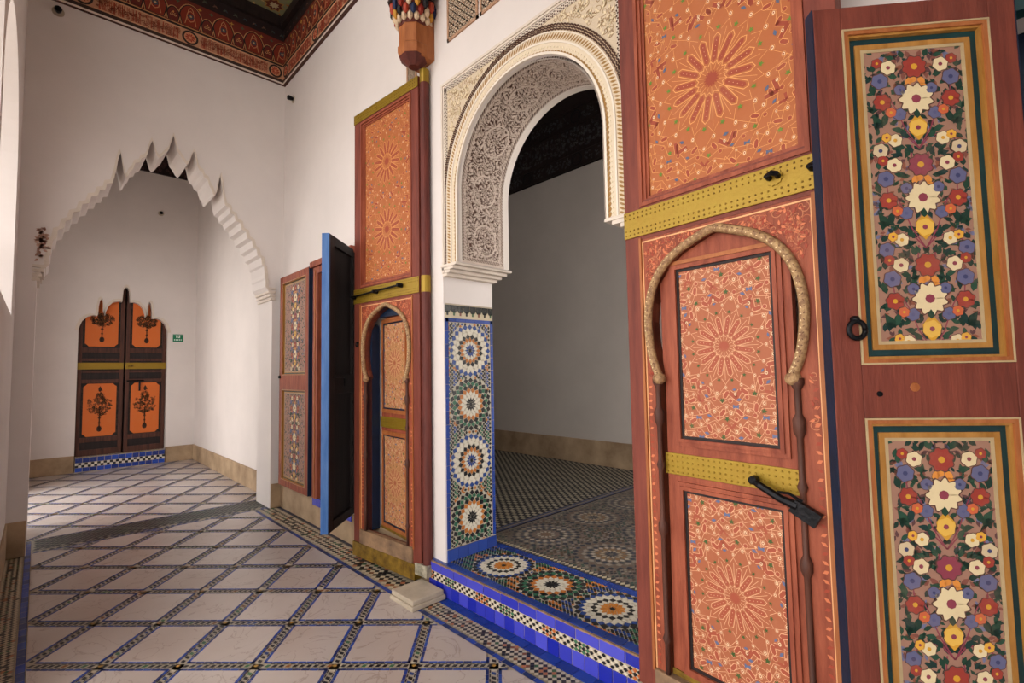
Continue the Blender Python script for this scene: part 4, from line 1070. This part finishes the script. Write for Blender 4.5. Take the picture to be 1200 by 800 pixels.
# ================================================================== FLOWERED SHUTTERS
def floral(rect, cu, z_top, per, n, seed, full=True):
    random.seed(seed); a = Art(); x0, x1, y0, y1 = rect
    a.rect(*rect, '9a7463', 0)
    GR = ['1b3c2e', '16332a', '234636', '153330']; RD, YL, BL, WH, MG = '94382f', 'c8952f', '5d5f82', 'd9c8a0', '85394a'
    for _ in range(int((y1-y0)*420)):
        x, y = random.uniform(x0, (x0+x1)/2), random.uniform(y0, y1); an = random.uniform(0, 6.28); L_ = random.uniform(.016, .032); c = random.choice(GR*2+['5a3a3c', '6d6f8e', '7d4a40', '87503e'])
        a.leaf(x, y, an, L_, L_*.5, c, 2); a.leaf(2*cu-x, y, pi-an, L_, L_*.5, c, 2)
    hw = (x1-x0)/2
    def flower(x, y, r, n_, c, cc, l=6, w=1.5):
        r *= 1.12
        for k in range(n_): a.petal(x, y, 2*pi*k/n_+.3, r*1.10, 2*pi*r/n_*w*.72, '5c3c36', l-.6, r*.12)
        for k in range(n_): a.petal(x, y, 2*pi*k/n_+.3, r, 2*pi*r/n_*w*.62, c, l+(k % 2)*.5, r*.12)
        a.ell(x, y, r*.28, r*.28, cc, l+1.2, 8)
    def both(f):
        for s_ in (-1, 1): f(s_)
    for k in range(n+1):
        yb = z_top-k*per
        flower(cu, yb, .031, 8, RD if k % 2 == 0 else MG, YL)
        both(lambda s_: (a.petal(cu+s_*.014, yb-.052, s_*-.9-pi/2+1.57, .026, .02, 'd58a3c', 5), a.ell(cu+s_*.018, yb-.046, .010, .014, 'd58a3c', 5, 8, s_*.5)))
        flower(cu, yb-.103, .044, 11, WH, MG, 6, 1.3)
        a.poly([(cu, yb-.15), (cu+.026, yb-.182), (cu+.022, yb-.21), (cu, yb-.235), (cu-.022, yb-.21), (cu-.026, yb-.182)], YL, 6); flower(cu, yb-.195, .024, 6, 'd9ae4e', MG, 6.5)
        a.leaf(cu, yb-.165, pi/2, .03, .02, GR[0], 7.9)
        def side(s_):
            X = lambda d: cu+s_*d
            # stems
            a.line([(X(.0), yb-.26), (X(.03), yb-.225), (X(.07), yb-.215), (X(.10), yb-.235), (X(.112), yb-.27)], .004, MG, 3)
            a.line([(X(.0), yb-.26), (X(.035), yb-.20), (X(.06), yb-.13), (X(.08), yb-.09)], .0035, MG, 3)
            a.line([(X(.06), yb-.15), (X(.095), yb-.115), (X(.10), yb-.06)], .0035, MG, 3)
            a.line([(X(.02), yb-.25), (X(.025), yb-.29)], .004, MG, 3)
            flower(X(.075), yb+.002, .020, 6, WH, MG); flower(X(.107), yb+.022*0+.018, .014, 6, RD, YL)
            flower(X(.102), yb-.040, .022, 6, BL, '3b3f66'); flower(X(.045), yb-.072, .015, 5, BL, '3b3f66')
            flower(X(.098), yb-.108, .023, 7, RD, YL); flower(X(.075), yb-.142, .014, 6, 'c2603c', YL); flower(X(.05), yb-.150, .017, 6, BL, '54587e', 5)
            flower(X(.068), yb-.232, .018, 6, WH, YL); flower(X(.092), yb-.222, .013, 6, 'd8a23c', MG)
            flower(X(.112), yb-.262, .020, 6, BL if k % 2 else 'c8b694', '3b3f66', 5)
            for (d, z, an, L_, w_) in ((.03, .03, 1.2, .03, .018), (.055, .03, .3, .03, .016), (.12, -.01, 1.6, .03, .018), (.05, -.03, .2, .028, .018), (.075, -.045, -.6, .028, .016), (.12, -.085, 1.3, .04, .020),
                                       (.035, -.07, .9, .03, .02), (.07, -.085, 2.3, .028, .018), (.125, -.14, 2.0, .05, .022), (.10, -.19, 1.0, .055, .026), (.10, -.185, .3, .035, .022), (.10, -.185, 1.9, .05, .022), (.08, -.18, 2.7, .03, .014), (.12, -.2, 1.7, .03, .014),
                                       (.045, -.2, .2, .032, .018), (.03, -.228, .9, .035, .018), (.04, -.255, .1, .028, .018), (.05, -.285, .9, .03, .016), (.09, -.29, .3, .03, .016), (.02, -.275, 1.2, .028, .016), (.125, -.235, 2.5, .03, .014), (.085, -.255, .6, .028, .014)):
                an_ = an if s_ > 0 else pi-an
                a.leaf(X(d), yb+z, an_, L_, w_, random.choice(GR), 4)
        both(side)
    a.clip(rectplanes(*rect)); return a

def shutter(name, label, loc, rz, s, w, decorated, group, seed, dark=False, blue=False):
    """local x: from the free edge inwards, front s*y"""
    T = thing(name, label, 'shutter', loc, rz, group)
    F = lambda u, v, n: (u, s*n, v)
    def bx(mb, u0, u1, v0, v1, n0, n1): return mb.prism([(u0, v0), (u1, v0), (u1, v1), (u0, v1)], F, n0, n1)
    Z0, Z1 = .275, 2.622; t = -.042
    fm = M['darkwood'] if dark else M['red'] if decorated == 2 else M['rust']
    sl, sr = .082, .075
    bx(MB(), 0, sl, Z0, Z1, t, 0).build('stile', fm, T, bevel=.003); bx(MB(), w-sr, w, Z0, Z1, t, 0).build('stile', fm, T, bevel=.003)
    for (v0, v1) in ((Z0, .345), (1.34, 1.50), (2.548, Z1)): bx(MB(), sl, w-sr, v0, v1, t, 0).build('rail', fm, T, bevel=.002)
    bx(MB(), -.004, 0, Z0, Z1, t, -.001).build('edge_strip', M['blue'] if blue else M['navy'], T, label='blue painted edge')
    bx(MB(), w, w+.003, Z0, Z1, t, -.001).build('edge_strip', M['navy'], T)
    for i, (v0, v1) in enumerate(((1.50, 2.548), (.345, 1.34))):
        p = bx(MB(), sl-.01, w-sr+.01, v0-.01, v1+.01, t+.004, -.024).build('panel', M['teal'] if not dark else M['darkwood'], T)
        if dark: continue
        a0, a1 = sl, w-sr
        def fr(w0, w1, n0, n1, m, nm):
            mb = MB()
            for q in ((a0+w0, a0+w1, v0+w0, v1-w0), (a1-w1, a1-w0, v0+w0, v1-w0), (a0+w1, a1-w1, v0+w0, v0+w1), (a0+w1, a1-w1, v1-w1, v1-w0)): bx(mb, *q, n0, n1)
            mb.build(nm, M[m], p)
        k = 1 if decorated == 2 else .55
        fr(0, .005*k, -.03, .003, 'cream', 'cream_line'); fr(.005*k, .017*k, -.03, .001, 'orange', 'moulding'); fr(.017*k, .024*k, -.03, -.006, 'ochre', 'moulding')
        fr(.024*k, .044*k, -.03, -.021, 'teal', 'green_band'); fr(.044*k, .060*k, -.03, -.016, 'ochre', 'ochre_band'); fr(.060*k, .070*k, -.03, -.017, 'cream', 'cream_line')
        e = .070*k
        R = (a0+e, a1-e, v0+e, v1-e)
        fl_ = floral(R, (a0+a1)/2+.004, v1-e-.055, .312, 3, seed+i)
        fl_.build('painted_flowers', M['paintfloral'], lambda u, v, n: F(u, v, -.0195+n), p, step=.0003, base=.0003, label='mirrored bouquet of painted flowers')
    return T, F, bx
A, B = Vector((1.73, .397)), Vector((2.09, -.033)); d = B-A
S1, F1, bx1 = shutter('window_shutter', 'near red shutter painted with two flower panels, partly covering the right door leaf', (A.x, A.y, 0), atan2(d.y, d.x), -1, .577, 2, 'painted window shutters', 70, blue=False)
S1.scale = (.975,)*3; S1.location = (A.x*.975, A.y*.975, .0375)
r = MB(); c = Vector(F1(.068, 1.625, 0))
ringpts = [F1(.068+.023*cos(t), 1.605+.026*sin(t), .012) for t in np.linspace(0, 2*pi, 22)]
r.tube(ringpts, .0075, 8); r.lathe([(.013, 0), (.011, .012), (.006, .018)], F1(.068, 1.636, 0), F1(0, 0, 1), (1, 0, 0), 10)
r.build('ring_pull', M['iron'], S1, smooth=True, label='black iron ring pull')
k = MB().lathe([(.009, -.001), (.008, .003), (.004, .0035)], F1(.127, 1.412, 0), F1(0, 0, 1), (1, 0, 0), 10); k.build('nail_head', M['iron'], S1)
k = MB().lathe([(.015, -.001), (.013, .0012), (.005, .002)], F1(.226, 1.431, 0), F1(0, 0, 1), (1, 0, 0), 10); k.build('wood_plug', M['orange'], S1)
# flat far shutter of window 1 : hinge at y=5.04, free edge at y=5.72
S2, F2, bx2 = shutter('window_shutter', 'narrow orange shutter with flower panels folded flat against the wall left of the small window', (1.985, 5.91, 0), -pi/2, -1, .83, 1, 'painted window shutters', 80)
# give its front towards the room
MB().lathe([(.018, 0), (.016, .02)], F2(.03, 1.48, 0), F2(0, 0, 1), (1, 0, 0), 10).build('ring_pull', M['iron'], S2)
bx2(MB(), .832, .842, .275, 2.62, -.10, -.0).build('painted_side', M['navy'], S2)
A, B = Vector((1.645, 3.775)), Vector((2.055, 4.17)); d = B-A
S3, F3, bx3 = shutter('window_shutter', 'open shutter with pale blue edge and dark back, standing out beside the small window', (A.x, A.y, 0), atan2(d.y, d.x), -1, .568, 0, 'painted window shutters', 90, dark=True, blue=True)
MB().tube([F3(.05, 1.48, .01), F3(.25, 1.47, .02), F3(.27, 1.40, .015)], .005, 6).build('iron_hook', M['iron'], S3)
# blue free edge seen from the camera : wide worn strip
bx3(MB(), -.030, -.004, .277, 2.62, -.056, .002).build('free_edge', M['blue'], S3, label='worn pale blue free edge')

# ---- window frames and reveals
def window(idx, W_, label):
    y0, y1, z0, z1 = W_
    o = MB().box(XB-.05, XB+.0, y0, y1, z0, z1).build('window_%d' % idx, M['navy'], kind='structure', label=label)
    fr_ = MB()
    fr_.box(X0-.03, X0+.08, y1-.09, y1+.0, z0, z1).box(X0-.03, X0+.08, y0, y0+.06, z0, z1).box(X0-.03, X0+.08, y0+.06, y1-.09, z1-.07, z1+.0)
    fr_.build('window_frame', M['red'], o, bevel=.004)
    MB().box(X0-.035, X0-.03, y1-.05, y1-.035, z0, z1-.03).build('frame_bead', M['orange'], o)
    MB().box(X0+.08, X0+.14, y0+.02, y1-.02, z0, z1).box(XB-.08, XB-.05, (y0+y1)/2-.03, (y0+y1)/2+.03, z0, z1).build('dark_lining', M['teal'], o)
    MB().box(X0-.05, X0+.08, y0-.05, y1+.02, z1, z1+.055).build('head_moulding', M['rust'], o, bevel=.004)
    s_ = MB(); s_.box(X0-.02, XB-.05, y0, y1, z0-.02, z0+.004).build('sill', M['grout'], o)
    for k in range(8):
        a = y0+k*(y1-y0)/8; MB().box(X0-.022, X0-.012, a+.002, a+(y1-y0)/8-.002, z0-.065, z0+.006).build('sill_tile', M['btile'], o)
    sa = Art()
    for k in range(16):
        for j in range(3): sa.loz(X0+.01+j*.03, y0+.02+k*.055, 0, .028, .05, random.choice(['14161c', 'cfc6b2', '3a6b4c']), 1)
    sa.build('sill_mosaic', M['zell'], floorP(z0+.004), o, step=.003, base=.001)
    return o
# openings of the two windows have a dark lining
def window2(idx, W_, label):
    y0, y1, z0, z1 = W_
    o = MB().box(XB-.06, XB, y0, y1, z0, z1).build('window_%d' % idx, M['navy'], kind='structure', label=label)
    MB().box(X0-.03, X0+.07, y1-.12, y1+.0, z0, z1).box(X0-.03, X0+.07, y0, y0+.06, z0, z1).box(X0-.03, X0+.07, y0+.06, y1-.12, z1-.07, z1).build('window_frame', M['rust'], o, bevel=.004)
    MB().box(X0-.036, X0-.03, y1-.07, y1-.05, z0, z1-.03).build('frame_bead', M['orange'], o)
    MB().box(X0+.07, XB-.06, y1-.035, y1, z0, z1).box(X0+.07, XB-.06, y0, y0+.03, z0, z1).box(X0+.07, XB-.06, y0, y1, z1-.03, z1).build('blue_lining', M['teal'], o)
    MB().box(X0-.055, X0+.07, y0-.05, y1+.03, z1, z1+.06).build('head_moulding', M['rust'], o, bevel=.004)
    MB().box(X0-.02, XB-.06, y0, y1, z0-.02, z0+.004).build('sill', M['grout'], o)
    for k in range(9):
        a = y0+k*(y1-y0)/9; MB().box(X0-.024, X0-.012, a+.002, a+(y1-y0)/9-.002, z0-.07, z0+.006).build('sill_tile', M['btile'], o)
    sa = Art(); random.seed(44)
    for k in range(16):
        for j in range(12): sa.loz(X0+.0+j*.032, y0+.02+k*.055, 0, .028, .05, random.choice(['14161c', 'cfc6b2', '3a6b4c', 'b4612e']), 1)
    sa.clip(rectplanes(X0-.02, XB-.06, y0, y1)).build('sill_mosaic', M['zell'], floorP(z0+.004), o, step=.003, base=.001)
    return o
window2(1, W1, 'small deep window with red frame and blue tiled sill')
w2 = MB().box(XB-.06, XB, W2[0], W2[1], W2[2], W2[3]).build('window_2', M['navy'], kind='structure', label='window behind the near shutter')
for k in range(6):
    a = W2[0]+k*(W2[1]-W2[0])/6; MB().box(XB-.075, XB-.06, a+.004, a+(W2[1]-W2[0])/6-.004, W2[2], W2[3]).build('plank', M['navy'], w2, bevel=.003)
for z in (.6, 2.2): MB().box(XB-.10, XB-.075, W2[0]+.02, W2[1]-.02, z, z+.12).build('batten', M['teal'], w2, bevel=.003)
MB().box(X0+.10, X0+.16, W2[1]-.05, W2[1], W2[2], W2[3]).box(X0+.10, X0+.16, W2[0], W2[0]+.05, W2[2], W2[3]).box(X0+.10, X0+.16, W2[0]+.05, W2[1]-.05, W2[3]-.06, W2[3]).build('window_frame', M['teal'], w2, bevel=.004)

# ================================================================== FAR DOUBLE DOOR
def far_leaf(x0, x1, label, seed, mirror):
    T = thing('door_leaf', label, 'door', (x0, YD+.10, .235), 0, 'leaves of the far double door')
    w = x1-x0; F = lambda u, v, n: (u, -n, v)
    def bx(mb, u0, u1, v0, v1, n0, n1): return mb.prism([(u0, v0), (u1, v0), (u1, v1), (u0, v1)], F, n0, n1)
    H = 2.9
    bx(MB(), 0, w, 0, H, -.05, -.02).build('backing', M['darkwood'], T)
    for (a, b) in ((0, .055), (w-.055, w)): bx(MB(), a, b, 0, H, -.02, 0).build('stile', M['brownwood'], T, bevel=.003)
    for (a, b) in ((0, .10), (.22, .30), (1.19, 1.25), (1.36, 1.40), (1.56, 1.60), (1.70, 1.78)): bx(MB(), .055, w-.055, a, b, -.02, -.001).build('rail', M['brownwood'], T, bevel=.003)
    bx(MB(), 0, w, 1.42, 1.53, -.02, .006).build('brass_band', M['brass'], T, bevel=.002)
    for (v0, v1, low) in ((.31, 1.18, 1), (1.80, 2.62, 0)):
        a = Art(); random.seed(seed+low)
        a.rect(.06, w-.06, v0-.02, v1+.02, '1c1614', 0)
        c = .05
        sh = [(.085+c, v0), (w-.085-c, v0), (w-.085-c*.5, v0+c*.6), (w-.085, v0+c), (w-.085, v1-c), (w-.085-c*.5, v1-c*.6), (w-.085-c, v1), (.085+c, v1), (.085+c*.5, v1-c*.6), (.085, v1-c), (.085, v0+c), (.085+c*.5, v0+c*.6)]
        a.poly(sh, 'cf6a2c', 1)
        cx = w/2; TR_ = '3a2416'
        zt = v0+.1
        a.ell(cx, zt+.02, .035, .05, TR_, 2, 8); a.line([(cx, zt), (cx, zt+.35)], .016, TR_, 2)
        for (dz, r) in ((.12, .02), (.2, .025)): a.ell(cx, zt+dz, r, .012, TR_, 2, 6)
        cz = zt+.43 if low else zt+.36
        for _ in range(190):
            t = random.uniform(0, 2*pi); rr = random.random()**.5
            dx, dz = .155*rr*cos(t), (.19 if low else .11)*rr*sin(t)
            if low and dz > .08: dx *= .5
            swirl(a, cx+dx, cz+dz, random.uniform(.012, .024), 1, TR_, .007, 2, random.uniform(0, 6))
            if random.random() < .5: a.ell(cx+dx, cz+dz, .006, .006, '6a4a20', 3, 5)
        if low: swirl(a, cx, cz+.22, .03, 1, TR_, .008, 2); a.leaf(cx, cz+.2, pi/2, .1, .05, TR_, 2)
        a.clip(rectplanes(.06, w-.06, v0-.02, min(v1+.02, 2.7))).build('painted_panel', M['paint'], lambda u, v, n: F(u, v, -.012+n), T, step=.001, base=.0005, label='orange panel with a dark painted tree')
    ob = bx(MB(), .02, w-.02, 1.27, 1.34, -.02, -.006); ob.build('inset', M['darkwood'], T)
    return T, F
DM = (DX0+DX1)/2+.012
l1, f1 = far_leaf(DX0+.005, DM-.012, 'left leaf of the far double door, dark wood with orange tree panels', 100, 0)
l2, f2 = far_leaf(DM+.012, DX1-.005, 'right leaf of the far double door, dark wood with orange tree panels and a latch', 102, 1)
b = MB(); b.tube([f2(.02, 1.215, .02), f2(.26, 1.215, .02)], .012, 6); b.tube([f2(.20, 1.21, .03), f2(.20, 1.04, .03)], .014, 6); b.build('iron_latch', M['iron'], l2, label='iron sliding latch')
for k_, u_ in enumerate((.05, .09)): MB().lathe([(.018, 0), (.01, .02)], f2(u_, 1.475, .006), f2(0, 0, 1), (1, 0, 0), 8).build('boss', M['brass_old'], l2)

MB().box(DX0-.05, DX1+.05, YD+.17, YD+.28, .2, 3.2).build('door_light_block', M['darkwood'], wal)  # dark board added behind the leaves to stop outside light showing through
# green exit sign
sg = thing('exit_sign', 'small green sign with white emblem on the wall right of the far door', 'sign', (1.80, YD-.014, 2.21))
MB().box(-.078, .078, 0, .012, -.068, .068).build('plate', M['green'], sg)
a = Art()
a.rect(-.03, .03, .0, .05, 'e4efe8', 1); a.rect(-.016, -.004, .0, .05, '12724f', 2); a.rect(.004, .014, .012, .05, '12724f', 2)
for k in range(5): a.rect(-.06+k*.025, -.045+k*.025, -.045, -.022, 'cfe6da', 1)
a.rect(-.075, .075, .058, .062, 'cfe6da', 1)
a.build('emblem', M['zell'], lambda u, v, n: (u, -n, v), sg, step=.001, base=0, kind='thing')
# small dark fittings on the walls
def fitting(loc, dirv, label):
    T = thing('wall_fixture', label, 'light fixture', loc)
    MB().lathe([(.045, 0), (.045, .006)], (0, 0, 0), dirv, (0, 0, 1), 14).build('plate', M['stone'], T)
    MB().lathe([(.018, .006), (.024, .03), (.028, .06), (.02, .07)], (0, 0, 0), dirv, (0, 0, 1), 10).build('lamp_head', M['iron'], T)
fitting((.03, YF0, 4.88), (0, -1, 0), 'small dark fitting high on the arch wall by the left corner')
fitting((X0, 5.70, 4.70), (-1, 0, 0), 'small dark fitting high on the right wall just below the cornice')
fitting((1.50, YD, 5.0-.55), (0, -1, 0), 'small dark fitting on the far wall of the alcove seen under the scalloped arch')
# dark lattice seen in the apex of the alcove
fl2 = MB()
lt = MB().box(-.14, 2.08, YD-.04, YD, 5.16, 5.7).build('trim_5', M['darkwood'], kind='structure', label='dark carved timber frieze at the top of the alcove')
aa = Art(); random.seed(3)
for _ in range(600): swirl(aa, random.uniform(-.1, 2.05), random.uniform(5.18, 5.68), .025, 1, '5a3c3c', .006, 1, random.uniform(0, 6))
aa.build('frieze_carving', M['dk'], farP(YD-.04), lt, step=.003, side=True)
